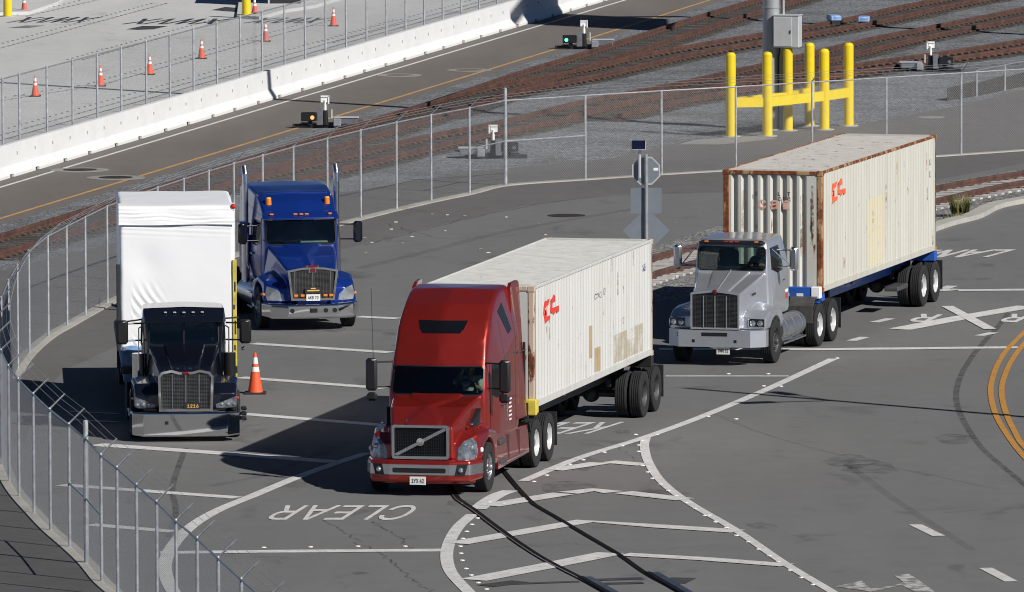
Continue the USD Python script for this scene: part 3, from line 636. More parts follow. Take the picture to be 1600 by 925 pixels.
def switch_stand(q, label, lit=None, flip=1):
    o = G(q); t = thing('switch_machine', label, 'railway signal', o)
    X = lambda x: x * flip
    obj('base_tie', cbox((X(-.05), .1, .06), (1.75, .28, .12), .02), 'dark_steel', t); obj('base_tie', cbox((X(.1), .75, .06), (1.6, .26, .12), .02), 'dark_steel', t)
    hd = obj('lamp_box', cbox((X(-.42), -.1, .36), (.48, .26, .27), .02), 'plastic_black', t)
    obj('lens', cyl((X(-.31) if lit == 'glow_amber' else X(-.53), -.23, .34), (X(-.31) if lit == 'glow_amber' else X(-.53), -.245, .34), .062, n=16), lit or 'lamp_dark', hd)
    obj('lamp_foot', cbox((X(-.38), -.05, .16), (.14, .14, .14), .02), 'dark_steel', t)
    obj('relay_case', cbox((X(-.08), -.08, .35), (.19, .2, .5), .02), 'aluminium', t)
    obj('column', cat(cyl((X(.09), 0, .1), (X(.09), 0, .55), .09, .07, 12), cyl((X(.09), 0, .1), (X(.09), 0, .18), .14, n=12)), 'plastic_black', t, smooth=40)
    obj('spindle', cat(cyl((X(.08), 0, .55), (X(.08), 0, .72), .045, n=12), cyl((X(.08), 0, .72), (X(.08), 0, .86), .03, n=12)), 'reflect_white', t)
    obj('target', cat(box((X(.07), .0, .98), (.24, .03, .05)), box((X(.19), .0, .88), (.045, .03, .26)), box((X(.05), .02, .88), (.2, .02, .18))), 'reflect_white', t)
    obj('lever', cyl((X(.28), -.05, .3), (X(.28), -.05, .58), .03, n=10), 'light_steel', t)
    obj('motor_case', cbox((X(.72), .25, .2), (.72, .5, .2), .03), 'aluminium', t)
    obj('motor_lid', cbox((X(.74), .25, .315), (.76, .54, .03), .01), 'light_steel', t)
    obj('gear_case', cbox((X(.45), -.12, .18), (.24, .2, .24), .03), 'galvanised', t)
    obj('tie_bar', cyl((X(.3), .5, .12), (X(1.2), 1.6, .12), .03, n=8), 'rust_rail', t)
switch_stand((504, 200), 'railway switch signal with a lit amber lamp beside the far road', 'glow_amber')
switch_stand((909, 77), 'railway switch signal with a lit green lamp beside the far road', 'glow_green')
switch_stand((1458, 112), 'unlit railway switch signal on the gravel near the right edge', None, -1)
switch_stand((775, 248), 'unlit railway switch signal behind the tall fence post, seen through the mesh', None, -1)
for q in ((1303, 41), (1350, 43)):
    b = thing('blue_box', 'blue wrapped box between the rusty rails, the %s one' % ('left' if q[0] < 1320 else 'right'), 'box', G(q), 10 if q[0] < 1320 else -6)
    obj('body', cbox((0, 0, .3), (.4, .8, .2), .04), 'plastic_blue', b); obj('foot', cbox((0, 0, .13), (.34, .7, .2), .03), 'dark_steel', b)

sg = thing('sign_post', 'steel post with the backs of an octagonal, a square and a diamond sign', 'sign', G((1010, 426)))
S_ = 61.
obj('post', cat(cyl((0, 0, 0), (0, 0, 3.05), .045, n=12)), 'galvanised', sg)
def plate(name, poly, z, y, mt='sign_back'):
    pl = prismy(poly, -.004, .004).translate((0, y, z)); return obj(name, pl, mt, sg)
oc = [(.39 * math.cos(math.pi / 8 + k * math.pi / 4), .39 * math.sin(math.pi / 8 + k * math.pi / 4)) for k in range(8)]
k = plate('stop_plate', oc, 2.62, .06); ring = prismy([[(x * 1.0, z) for x, z in oc], [(x * .9, z * .9) for x, z in oc]], -.002, .002).translate((0, .052, 2.62)); obj('plate_rim', ring, 'light_steel', k)
obj('sticker', box((.25, .05, 2.66), (.12, .004, .07)), 'reflect_white', k)
plate('square_plate', rrect(-.4, -.33, .4, .33, .04), 1.85, .06); plate('diamond_plate', [(.6, 0), (0, .6), (-.6, 0), (0, -.6)], 1.08, .065)
obj('solar_mast', cyl((-.17, -.03, 2.45), (-.17, -.03, 3.2), .04, n=10), 'light_steel', sg)
pn = obj('solar_panel', cbox((0, 0, 0), (.34, .26, .03), .004).apply_transform(trimesh.transformations.rotation_matrix(math.radians(52), [1, 0, 0])).apply_translation((-.19, -.1, 3.3)), 'solar', sg)
obj('panel_frame', cbox((0, 0, -.02), (.37, .29, .025), .004).apply_transform(trimesh.transformations.rotation_matrix(math.radians(52), [1, 0, 0])).apply_translation((-.19, -.1, 3.3)), 'light_steel', pn)

def cone(h, m, bands=True):
    def mk(label, loc):
        t = thing('traffic_cone', label, 'traffic cone', loc)
        r0, r1 = h * .19, h * .035
        rr = lambda z: r0 + (r1 - r0) * z / h
        obj('body', cat(cyl((0, 0, .03), (0, 0, h), r0, r1, 20), cyl((0, 0, h), (0, 0, h + .03), r1, r1 * .8, 12)), m, t, smooth=50)
        obj('base', cbox((0, 0, .02), (h * .55, h * .55, .04), .012), 'rubber', t)
        if bands:
            for a, b in ((.56, .68), (.76, .92)): obj('reflective_band', cyl((0, 0, h * a), (0, 0, h * b), rr(h * a) + .004, rr(h * b) + .004, 20, caps=False), 'reflect_white', t, smooth=60)
        return t
    return mk
cone(.9, 'cone_orange')('tall orange cone with two white bands beside the black truck', G((399, 615)))
for q, s in (((55, 151), 'leftmost orange cone behind the barrier fence, left of its neighbours'), ((157, 135), 'orange cone behind the fence, second from the left edge'), ((234, 117), 'orange cone behind the fence, third from the left edge'),
             ((315, 92), 'orange cone standing clear above the fence rail, fourth from the left'), ((521, 41), 'orange cone behind the fence, rightmost of the row'), ((415, 65), 'dull red cone half hidden behind a fence post below the right yellow bollard'), ((398, 25), 'dull red cone beside the right yellow bollard'), ((38, 20), 'dull red cone beside the left yellow bollard')):
    cone(.66, 'cone_red' if s.startswith('dull') else 'cone_orange')(s, G(q))
for q, s in (((12, 26), 'yellow bollard at the top left corner of the yard'), ((385, 28.5), 'yellow bollard on the island in the yard, beside a grey booth')):
    t = thing('yard_bollard', s, 'bollard', G(q)); obj('post', cat(cyl((0, 0, 0), (0, 0, 1.2), .16, n=20), cyl((0, 0, 1.2), (0, 0, 1.27), .16, .06, 20)), 'yellow_paint', t, smooth=40); obj('footing', cyl((0, 0, 0), (0, 0, .03), .25, n=20), 'concrete_strip', t)
isl = sheet([(372, 29), (405, 31), (440, 20), (490, 12), (560, -8), (560, -40), (380, -40), (372, 0)], .0)
obj('lane_island', Manifold.extrude(CrossSection([np.array([G(q)[:2] for q in ((370, 29), (405, 31), (440, 21), (490, 13), (560, -8), (560, -40), (380, -40))])], m3.FillRule.EvenOdd), .12), 'concrete', kind='structure')
obj('lane_island', Manifold.extrude(CrossSection([np.array([G(q)[:2] for q in ((-60, 26), (45, 23), (90, 8), (120, -20), (-60, -20))])], m3.FillRule.EvenOdd), .12), 'concrete', kind='structure')
for q, s, w, d in (((445, 12), 'grey booth on the lane island, cut off by the top edge', 1.15, 2.2), ((55, 3), 'grey booth at the top left corner behind the yellow bollard', 1.5, 2.0)):
    t = thing('gate_booth', s, 'booth', G(q) + [0, .6, .12])
    obj('wall', cbox((0, d / 2, 1.2), (w, d, 2.3), .02), 'booth_grey', t); obj('roof', cbox((0, d / 2, 2.42), (w + .3, d + .3, .12), .02), 'dark_steel', t)
    obj('window', box((0, -.005, 1.5), (w * .7, .02, .8)), 'lamp_dark', t)
    for x in (-1, 1): obj('corner_post', cbox((x * (w / 2 + .03), -.03, 1.15), (.07, .07, 2.3), .01), 'light_steel', t)
    obj('skirting', cbox((0, -.02, .08), (w + .02, .05, .16), .01), 'dark_steel', t)
def grass_tuft(q, label, n, h, spread):
    V, F = [], []
    for i in range(n):
        a, r = rng.uniform(0, 6.28), spread * rng.random() ** .7; b = np.array([r * math.cos(a), r * math.sin(a), 0]); hh = h * rng.uniform(.5, 1.1); lean = np.array([math.cos(a), math.sin(a), 0]) * rng.uniform(.1, .5) * hh
        s = np.array([-math.sin(a + 1), math.cos(a + 1), 0]) * .008; k = len(V)
        V += [b - s, b + s, b + lean * .4 + s + [0, 0, hh * .6], b + lean * .4 - s + [0, 0, hh * .6], b + lean + [0, 0, hh]]; F += [[k, k + 1, k + 2], [k, k + 2, k + 3], [k + 3, k + 2, k + 4]]
    t = thing('weed_tuft', label, 'weed', G(q)); V = np.array(V); m = len(F) // 3 * 2
    obj('dry_blades', trimesh.Trimesh(V, F[:m], process=False), 'weed', t, kind='stuff'); obj('green_blades', trimesh.Trimesh(V, F[m:], process=False), 'weed_dark', t, kind='stuff')
grass_tuft((1500, 339), 'dry tuft of grass growing on the kerb beside the spur track', 420, .62, .22)
grass_tuft((1490, 344), 'small low weeds beside the dry tuft on the kerb', 120, .2, .3)

# posts just outside the picture whose shadows fall into it
def mast(loc, h, arms, label, r=.16):
    t = thing('lamp_mast', label, 'lamp mast', loc); obj('shaft', cyl((0, 0, 0), (0, 0, h), r, r * .6, 16), 'pole_grey', t, smooth=40)
    for z, a, L in arms:
        e = np.array([math.cos(a), math.sin(a), .12]) * L; obj('arm', cyl((0, 0, z), e + [0, 0, z], .05, n=8), 'pole_grey', t)
        m = cbox((0, 0, 0), (.85, .36, .14), .03); m.apply_transform(trimesh.transformations.rotation_matrix(a, [0, 0, 1])); m.apply_translation(e * 1.15 + [0, 0, z]); obj('lamp_head', m, 'cabinet_grey', t)
sxy = SUN[:2] / math.tan(SUN_EL) * 0 + np.array([math.cos(SUN_AZ), math.sin(SUN_AZ)]) / math.tan(SUN_EL)
def caster(q, z): g = G(q); return np.array([g[0] + sxy[0] * z, g[1] + sxy[1] * z, 0])
mast(caster((1302, 626), 9.5), 12.6, [(9.5, math.radians(200), 1.4), (9.5, math.radians(120), 1.5)], 'lamp mast outside the right edge of the photo')
gy = caster((915, 33), 13.6)
t = thing('sign_gantry', 'tall steel gantry outside the right edge of the photo', 'gantry', gy)
obj('post', cyl((6, 0, 0), (6, 0, 16.2), .25, n=14), 'pole_grey', t); obj('cross_beam', cbox((3, 0, 16.0), (6.4, .4, .4), .05), 'pole_grey', t)
obj('panel', cbox((0, 0, 13.6), (.3, 7.0, 5.5), .05), 'cabinet_grey', t)
obj('beam', cbox((0, 0, 16.4), (.4, 12., .4), .05), 'pole_grey', t)

# ------------------------------------------------------------------ shipping containers
def corr_profile(s0, s1, pitch, depth, phase=0.0):
    """Trapezoid ribs: list of (s, inset)."""
    out = []; s = s0; f = pitch * .27; r = pitch * .23
    out.append((s0, 0)); k = 0
    while s + pitch <= s1 + 1e-6:
        out += [(s + f * .9, 0), (s + f * .9 + r, depth), (s + f * .9 + r + f, depth), (s + f * .9 + 2 * r + f, 0)]; s += pitch
    out.append((s1, 0)); return out
def wall_mesh(prof, fn, z0, z1, rows=1):
    n = len(prof); V = []; F = []
    zs = np.linspace(z0, z1, rows + 1)
    for z in zs: V += [fn(s, d, z) for s, d in prof]
    for r in range(rows):
        for i in range(n - 1):
            a = r * n + i; F += [[a, a + 1, a + n], [a + 1, a + n + 1, a + n]]
    return trimesh.Trimesh(np.array(V, float), np.array(F), process=False)
def container(label, front_left_right, yaw, hgt, paint, roofm, frontm, post, rail):
    """Origin: middle of the front bottom edge; the box runs back along -x."""
    t = thing('shipping_container', label, 'shipping container', front_left_right, yaw)
    L, W = 12.19, 2.438; w = W / 2
    for sx in (0, -1):
        for sy in (-1, 1):
            x = -.08 if sx == 0 else -L + .08
            obj('corner_post', cbox((x, sy * (w - .08), hgt / 2), (.13, .13, hgt - .22), .015), post, t)
            for z in (.059, hgt - .059): obj('corner_casting', cbox((x - .01 * (1 if sx == 0 else -1), sy * (w - .078), z), (.17, .162, .118), .01), post, t)
    for sy in (-1, 1):
        obj('bottom_rail', cbox((-L / 2, sy * (w - .035), .1), (L - .36, .06, .155), .01), rail, t)
        obj('top_rail', cbox((-L / 2, sy * (w - .035), hgt - .035), (L - .36, .06, .065), .012), post if roofm == 'box_roof_cream' else rail, t)
        pr = corr_profile(.15, L - .15, .2785, .036)
        obj('side_wall', wall_mesh(pr, lambda s, d, z: (-s, sy * (w - .012 - d), z), .175, hgt - .065), paint, t)
    pr = corr_profile(-w + .15, w - .15, .238, .07)
    obj('front_wall', wall_mesh(pr, lambda s, d, z: (-.025 - d, s, z), .12, hgt - .09), frontm, t)
    obj('front_sill', cbox((-.05, 0, .06), (.09, W - .33, .12), .01), rail, t); obj('front_header', cbox((-.05, 0, hgt - .05), (.09, W - .33, .09), .01), post, t)
    pr = corr_profile(.17, L - .17, .209, .02)
    obj('roof', wall_mesh(pr, lambda s, d, y: (-s, y, hgt - .012 - d), -w + .06, w - .06), roofm, t)
    for sx in (-.28, -L + .28): obj('roof_plate', cbox((sx, 0, hgt - .006), (.42, W - .3, .008), .002), roofm, t)
    for sy in (-1, 1):
        obj('door', cbox((-L + .03, sy * w / 2, hgt / 2), (.05, w - .17, hgt - .26), .01), paint, t)
        for k in (.25, .75): obj('lock_rod', cyl((-L - .01, sy * w * k, .15), (-L - .01, sy * w * k, hgt - .12), .018, n=8), 'galvanised', t)
    return t
def ribbed_patch(t, name, s0, s1, z0, z1, m, w=1.219, proud=.003):
    pr = [p for p in corr_profile(.15, 12.04, .2785, .036)]
    S = np.array([p[0] for p in pr]); D = np.array([p[1] for p in pr]); ss = sorted([s for s in S if s0 < s < s1] + [s0, s1])
    return obj(name, wall_mesh([(s, float(np.interp(s, S, D))) for s in ss], lambda s, d, z: (-s, w - .012 - d + proud, z), z0, z1), m, t)
GL1 = [[(265, 290), (290, 280), (315, 292), (345, 270), (380, 268), (352, 380), (300, 412), (312, 470), (322, 560), (310, 600), (390, 600), (386, 686), (345, 690), (300, 722), (275, 715), (262, 640), (252, 520), (255, 380)], [(280, 420), (272, 520), (282, 590), (300, 560), (305, 480), (296, 420)]]
GL2 = [[(450, 232), (475, 225), (495, 262), (500, 368), (442, 380), (432, 478), (575, 480), (576, 598), (545, 612), (515, 560), (495, 598), (455, 632), (428, 570), (386, 530), (386, 470), (402, 380), (420, 320)]]
def logo(t, s0, z0, width, height, m, y=1.2075):
    for g in (GL1, GL2):
        P = [[(-(s0 + (u - 252) / 324 * width), z0 + (722 - v) / 497 * height - (u - 252) / 324 * .0) for u, v in ring] for ring in g]
        obj('logo', prismy(P, y, y + .003), m, t)

def pose(contact, yaw, wx, wy):
    a = math.radians(yaw); F = np.array([math.cos(a), math.sin(a), 0]); Lf = np.array([-F[1], F[0], 0]); return G(contact) - F * wx - Lf * wy
def at(o, yaw, l):
    a = math.radians(yaw); F = np.array([math.cos(a), math.sin(a), 0]); Lf = np.array([-F[1], F[0], 0]); return np.array(o) + F * l[0] + Lf * l[1] + np.array([0, 0, l[2]])

YR, YS = 77.39 - 180, 74.77 - 180
CR = at((.46947, 211.278, 0), YR, (0, -1.219, 1.2857)); CS = at((7.356, 238.648, 0), YS, (0, -1.219, 1.2643))
c1 = container('white shipping container with a red logo behind the red truck', CR, YR, 2.591, 'box_white', 'box_roof_white', 'box_white', 'post_rust_pale', 'box_white')
logo(c1, .95, 1.72, 1.5, .53, 'logo_red')
ribbed_patch(c1, 'stained_patch', 8.1, 11.2, .2, .82, 'patch_cream'); ribbed_patch(c1, 'stained_patch', 6.05, 6.75, .2, .72, 'patch_tan', proud=.005)
ribbed_patch(c1, 'stained_patch', 5.5, 5.85, .55, 1.25, 'patch_tan', proud=.004)
for k_ in range(18): 
    x_s = rng.uniform(.3, 11.8); z_s = rng.choice([.18, rng.uniform(.3, 1.6), rng.uniform(1.2, 2.4)]); ribbed_patch(c1, 'rust_streak', x_s, x_s + rng.uniform(.02, .06), z_s, min(2.5, z_s + rng.uniform(.15, .7)), 'rust_stain', proud=.0035 + .0001 * k_)
obj('yellow_bracket', cat(cbox((.03, 1.12, .05), (.12, .3, .34), .02), cbox((-.15, 1.16, .05), (.3, .16, .3), .02)), 'strap_yellow', c1)
obj('lettering', text3('45', .16, .004, (-11.15, 1.2115, 1.95), (-1, 0, 0), (0, 0, 1)), 'ink_blue', c1)
obj('lettering', text3('CAI', .13, .004, (-6.0, 1.2115, 1.78), (-1, 0, 0), (0, 0, 1), length=.8), 'ink_faded', c1)
for x, z, s, q in ((-6.9, 1.8, '40', .16), (-6.9, 1.35, '4', .16), (-8.9, 1.0, '22', .14)): obj('lettering', text3(s, q, .004, (x, 1.2115, z), (-1, 0, 0), (0, 0, 1)), 'ink_faded', c1)
c2 = container('cream shipping container with rusty corner posts behind the silver truck', CS, YS, 2.896, 'box_cream', 'box_roof_cream', 'box_front_cream', 'post_rust', 'box_cream')
logo(c2, .98, 2.06, 1.45, .53, 'logo_orange')
ribbed_patch(c2, 'primer_patch', 4.65, 6.4, .2, 1.85, 'patch_yellow')
for k_ in range(17):
    x_s = rng.uniform(.3, 11.8); z_s = rng.choice([.18, rng.uniform(.3, 1.9), rng.uniform(1.4, 2.6)]); ribbed_patch(c2, 'rust_streak', x_s, x_s + rng.uniform(.02, .06), z_s, min(2.8, z_s + rng.uniform(.15, .7)), 'rust_stain', proud=.0035 + .0001 * k_)
for k_ in range(16):
    y_s = rng.choice([-.96, -.72, .0, .72, .96, .75, .98]) + rng.uniform(-.03, .03); z_s = rng.uniform(.9, 2.3); obj('rust_streak', cbox((-.0215, y_s, z_s), (.003, rng.uniform(.03, .07), rng.uniform(.2, .9)), .001), 'rust_stain', c2)
for k, ch in enumerate('cai'): obj('front_lettering', text3(ch, .22, .004, (-.024, -.36 + .30 * k, 1.98), (0, 1, 0), (0, 0, 1), True, length=.2), 'logo_faded', c2)
for k, (y, z, ch) in enumerate(((-.42, 2.30, 'E'), (.13, 2.30, 'L'), (.36, 2.30, 'T'), (.13, 2.18, 'C'), (.25, 2.18, 'E'), (.36, 2.18, 'C'))): obj('front_lettering', text3(ch, .09, .004, (-.024, y, z), (0, 1, 0), (0, 0, 1), True), 'ink', c2)
for x, z in ((-11.5, 2.2), (-11.5, 1.9), (-8.6, 2.35)): obj('lettering', text3('L', .15, .004, (x, 1.2115, z), (-1, 0, 0), (0, 0, 1)), 'ink_faded', c2)

# ------------------------------------------------------------------ wheels and running gear
def tyre_profile(r, w):
    h = w / 2; p = [(r * .56, -h * .72), (r * .6, -h * .9), (r * .78, -h), (r * .93, -h * .95), (r * .985, -h * .86)]
    k = 5; e = h * .82
    for i in range(k):
        a = -e + 2 * e * i / k; b = -e + 2 * e * (i + 1) / k
        p += [(r, a + .012), (r, b - .012)]
        if i < k - 1: p += [(r - .018, b - .008), (r - .018, b + .008)]
    return p + [(r * .985, h * .86), (r * .93, h * .95), (r * .78, h), (r * .6, h * .9), (r * .56, h * .72)]
def wheel(parent, x, y, side, style, rim='rim_white', r=.51, w=.285, dual=False):
    obj('wheel', revolve_y(tyre_profile(r, w), (x, y, r), 40), 'rubber', parent, smooth=35)
    wh = f'{parent}/' + [c.GetName() for c in stage.GetPrimAtPath(parent).GetChildren()][-1]
    s = side; h = w / 2; R = r * .57
    if style == 'front':    # bulging steer wheel with hand holes
        pr = [(R, -h * .7), (R, h * .66), (R * .93, h * .8), (R * .88, h * .55), (R * .8, h * .35), (R * .62, h * .62), (R * .38, h * .75), (R * .34, h * .75)]
        hub = cat(cyl((x, y + s * h * .6, r), (x, y + s * h * 1.1, r), R * .33, R * .3, 16), cyl((x, y + s * h * 1.1, r), (x, y + s * h * 1.25, r), R * .22, R * .16, 16)); rb, nb = R * .46, h * .72
    else:                   # deep dished drive or trailer wheel
        pr = [(R, -h * .7), (R, h * .7), (R * .94, h * .84), (R * .88, h * .6), (R * .84, h * .05), (R * .76, -h * .25), (R * .4, -h * .3), (R * .36, -h * .3)]
        hub = cat(cyl((x, y - s * h * .4, r), (x, y + s * h * .55, r), R * .36, R * .3, 16), cyl((x, y + s * h * .55, r), (x, y + s * h * .62, r), R * .3, R * .1, 16)); rb, nb = R * .52, -h * .22
    m = revolve_y([(a, b * s) for a, b in pr], (x, y, r), 32)
    obj('rim', m, rim, wh, smooth=40)
    obj('hub', hub, rim if style == 'front' else ('chassis_black' if rim == 'rim_dark' else 'aluminium'), wh, smooth=40)
    nuts = []; holes = []
    for k in range(10):
        a = k * math.pi / 5; nuts.append(cyl((x + rb * math.cos(a), y + s * nb, r + rb * math.sin(a)), (x + rb * math.cos(a), y + s * (nb + .035), r + rb * math.sin(a)), .017, n=6))
        b = a + math.pi / 10; hr = R * .66; yy = h * .58 if style == 'front' else -h * .262
        holes.append(cyl((x + hr * math.cos(b), y + s * (yy - .02), r + hr * math.sin(b)), (x + hr * math.cos(b), y + s * (yy + .012), r + hr * math.sin(b)), R * .085, n=8))
    obj('lug_nuts', cat(nuts), 'polished', wh); obj('hand_holes', cat(holes), 'rubber', wh)
def dual(parent, x, side, rim, yo=1.08, yi=.76):
    wheel(parent, x, side * yo, side, 'drive', rim)
    obj('inner_wheel', revolve_y(tyre_profile(.51, .285), (x, side * yi, .51), 32), 'rubber', parent, smooth=35)
def axle(parent, x): obj('axle', cat(cyl((x, -1.0, .51), (x, 1.0, .51), .08, n=10), ball((x, 0, .51), .2, 2)), 'chassis_black', parent, smooth=40)
def frame(parent, x0, x1, z=.92, m='chassis_black', y=.43):
    for s in (-1, 1): obj('frame_rail', cbox(((x0 + x1) / 2, s * y, z), (abs(x1 - x0), .09, .27), .01), m, parent)
    n = 5
    for k in range(n): obj('cross_member', cbox((x0 + (x1 - x0) * (k + .5) / n, 0, z), (.1, y * 2, .16), .01), m, parent)
def mudflap(parent, x, s, m='chassis_black'):
    obj('mud_flap', cbox((x, s * .92, .62), (.015, .6, .72), .004), m, parent)

def chassis(label, o, yaw, main, rims, wx, blue=False):
    """Skeletal container trailer; origin as the container's front bottom, on the ground."""
    t = thing('container_chassis', label, 'trailer', (o[0], o[1], 0), yaw); zt = o[2]
    obj('front_bolster', cat(cbox((-.1, 0, zt - .1), (.26, 2.44, .18), .015), cbox((.07, 0, zt - .02), (.06, 2.2, .34), .01)), main, t)
    obj('gooseneck', cat(*[cbox((-1.4, s * .42, zt - .12), (2.7, .12, .2), .01) for s in (-1, 1)]), main, t)
    for s in (-1, 1):
        obj('main_beam', cat(cbox((-7.4, s * .42, zt - .26), (9.4, .1, .38), .01), cbox((-2.75, s * .42, zt - .2), (.3, .1, .36), .02)), main, t)
    for x in (-3.2, -5.5, -7.8, -9.6): obj('cross_member', cbox((x, 0, zt - .2), (.1, 1.0, .2), .01), main, t)
    obj('rear_bolster', cbox((-12.1, 0, zt - .12), (.24, 2.44, .24), .015), main, t)
    obj('bumper_bar', cat(cbox((-12.15, 0, .55), (.1, 2.3, .12), .01), cbox((-12.15, .5, .85), (.08, .1, .6), .01), cbox((-12.15, -.5, .85), (.08, .1, .6), .01)), main, t)
    for s in (-1, 1):
        obj('landing_leg', cat(cbox((-2.9, s * .62, .72), (.14, .14, .9), .01), cbox((-2.9, s * .62, .24), (.26, .26, .05), .01)), 'chassis_black', t)
        obj('leg_brace', tube([(-2.9, s * .62, .6), (-3.6, s * .5, 1.0)], .025), 'light_steel', t)
        obj('side_lamp', cbox((-6.2, s * .5, zt - .3), (.14, .03, .06), .01), 'amber', t)
        obj('tail_lamp', cbox((-12.24, s * .9, zt - .12), (.03, .3, .12), .01), 'red_lens', t)
        mudflap(t, wx[1] - .68, s)
        for x in wx: dual(t, x, s, rims)
        obj('suspension', cbox(((wx[0] + wx[1]) / 2, s * .46, .78), (2.0, .12, .2), .02), 'chassis_black', t)
    for x in wx: axle(t, x)
    obj('glad_hands', cat(cbox((.06, .3, zt - .3), (.06, .3, .12), .01), ball((.1, .35, zt - .28), .04), ball((.1, .2, zt - .28), .04)), 'chassis_black', t)
    return t
def local(o, yaw, p):
    a = math.radians(yaw); F = np.array([math.cos(a), math.sin(a)]); d = np.array(p[:2]) - np.array(o[:2]); return float(d @ F)
wr = [local(CR, YR, G(q)) for q in ((989.5, 651.3), (1013.7, 641))]; ws = [local(CS, YS, G(q)) for q in ((1437.7, 478.5), (1458, 470.7))]
h1 = chassis('dark skeletal trailer with black wheels under the white container', CR, YR, 'chassis_black', 'rim_dark', (wr[0], wr[0] - 1.3))
h2 = chassis('blue skeletal trailer with white wheels under the cream container', CS, YS, 'chassis_blue', 'rim_white', (ws[0], ws[0] - 1.3))
obj('end_box', cbox((.12, .62, CS[2] + .03), (.2, .85, .26), .015), 'chassis_blue', h2); obj('end_cap', cbox((.13, 1.1, CS[2] + .03), (.22, .22, .28), .015), 'reflect_white', h2)
for y in (.38, .72): obj('sticker', box((.222, y, CS[2] - .02), (.006, .16, .07)), 'ink_white', h2)
obj('support_plate', prismy([(-.9, CS[2] - .2), (-.55, CS[2] - .2), (-.55, CS[2] - .75), (-.7, CS[2] - .75)], .9, .96), 'chassis_blue', h2)
obj('tool_rack', cbox((-9.1, .9, .62), (1.1, .35, .12), .02), 'rim_dark', h2)

# ------------------------------------------------------------------ tractors
def soft(pts, R, k=2, length=.07, it=7):
    m = tri(H(pts, R, k=k).refine_to_length(length)); m.merge_vertices(); v0 = m.volume
    trimesh.smoothing.filter_laplacian(m, lamb=.5, iterations=it)
    V, F = np.array(m.vertices), np.array(m.faces); n = np.zeros_like(V); fn = np.cross(V[F[:, 1]] - V[F[:, 0]], V[F[:, 2]] - V[F[:, 0]])
    for j in range(3): np.add.at(n, F[:, j], fn)
    n /= np.linalg.norm(n, axis=1)[:, None]; V = V + n * .012
    return lambda d: Manifold(m3.Mesh((V + n * d).astype(np.float32), F.astype(np.uint32)))
def cab(t, pts, R, paint, ws, side, rear=None, door=None, wsx=(-2.9, .5), k=2, glass='glass', seal=True, split=False):
    """Hollow cab: shell with window openings, panes, door skins and an interior."""
    off = soft(pts, R, k)
    O, I = off(0), off(-.05)
    wc = prismx(ws, *wsx); sc = prismy(side, .3, 2) + prismy(side, -2, -.3)
    cut = wc + sc
    if rear: cut = cut + prismx(rear, -8, wsx[0] - .4)
    obj('cab_shell', (O - I) - cut, paint, t, smooth=35)
    G0, G1 = off(-.014), off(-.022); gl = G0 - G1
    w = obj('windshield', gl ^ wc, glass, t, smooth=35)
    S0, S1 = off(.006), off(-.03); ring = S0 - S1
    obj('seal', (ring ^ prismx(grow(ws, .025), *wsx)) - prismx(ws, wsx[0] - 1, 1), 'plastic_black', w)
    if split: obj('centre_strip', ring ^ Manifold.cube((3, .03, 2)).translate((wsx[0], -.015, ws_z(ws)[0])) ^ prismx(ws, *wsx), 'plastic_black', w)
    for s in (1, -1):
        sk = prismy(side, .3, 2) if s > 0 else prismy(side, -2, -.3); sg_ = prismy(grow(side, .02), .3, 2) if s > 0 else prismy(grow(side, .02), -2, -.3)
        p = obj('side_window', gl ^ sk, glass, t, smooth=35)
        obj('seal', (ring ^ sg_) - (prismy(side, .2, 2.1) if s > 0 else prismy(side, -2.1, -.2)), 'plastic_black', p)
        if door:
            dk = prismy(door, .5, 2) if s > 0 else prismy(door, -2, -.5)
            D = (off(.010) - off(-.005)) ^ dk
            dd = obj('door', D - sg_, paint, t, smooth=35)
            xs = [q[0] for q in door]; zs = [q[1] for q in side]; b = off(.03).bounding_box()
            yy = s * (b[4] - .02)
            obj('handle', cbox((min(xs) + .2, yy, min(zs) - .22), (.2, .05, .05), .015), 'chrome', dd)
    if rear: obj('rear_window', gl ^ prismx(rear, -8, wsx[0] - .4), 'glass_clear', t, smooth=35)
    x0 = max(q[0] for q in pts); zb = ws_z(ws)[0]; xr = x0 - 1.25
    obj('dashboard', cbox((x0 - .42, 0, zb - .12), (.55, 1.5, .26), .08), 'interior', t)
    obj('steering_wheel', revolve_y([(.2, -.015), (.235, -.015), (.235, .015), (.2, .015), (.2, -.015)], (0, 0, 0), 20).apply_transform(trimesh.transformations.rotation_matrix(math.radians(90), [0, 0, 1])).apply_transform(trimesh.transformations.rotation_matrix(math.radians(-25), [0, 1, 0])).apply_translation((x0 - .68, .45, zb + .02)), 'plastic_black', t)
    for s in (1, -1):
        obj('seat', cat(cbox((xr, s * .45, zb - .42), (.5, .5, .16), .05), cbox((xr - .28, s * .45, zb - .02), (.14, .48, .74), .06), cbox((xr - .28, s * .45, zb + .43), (.1, .3, .2), .04)), 'interior', t)
    return off
def ws_z(p): z = [q[1] for q in p]; return min(z), max(z)

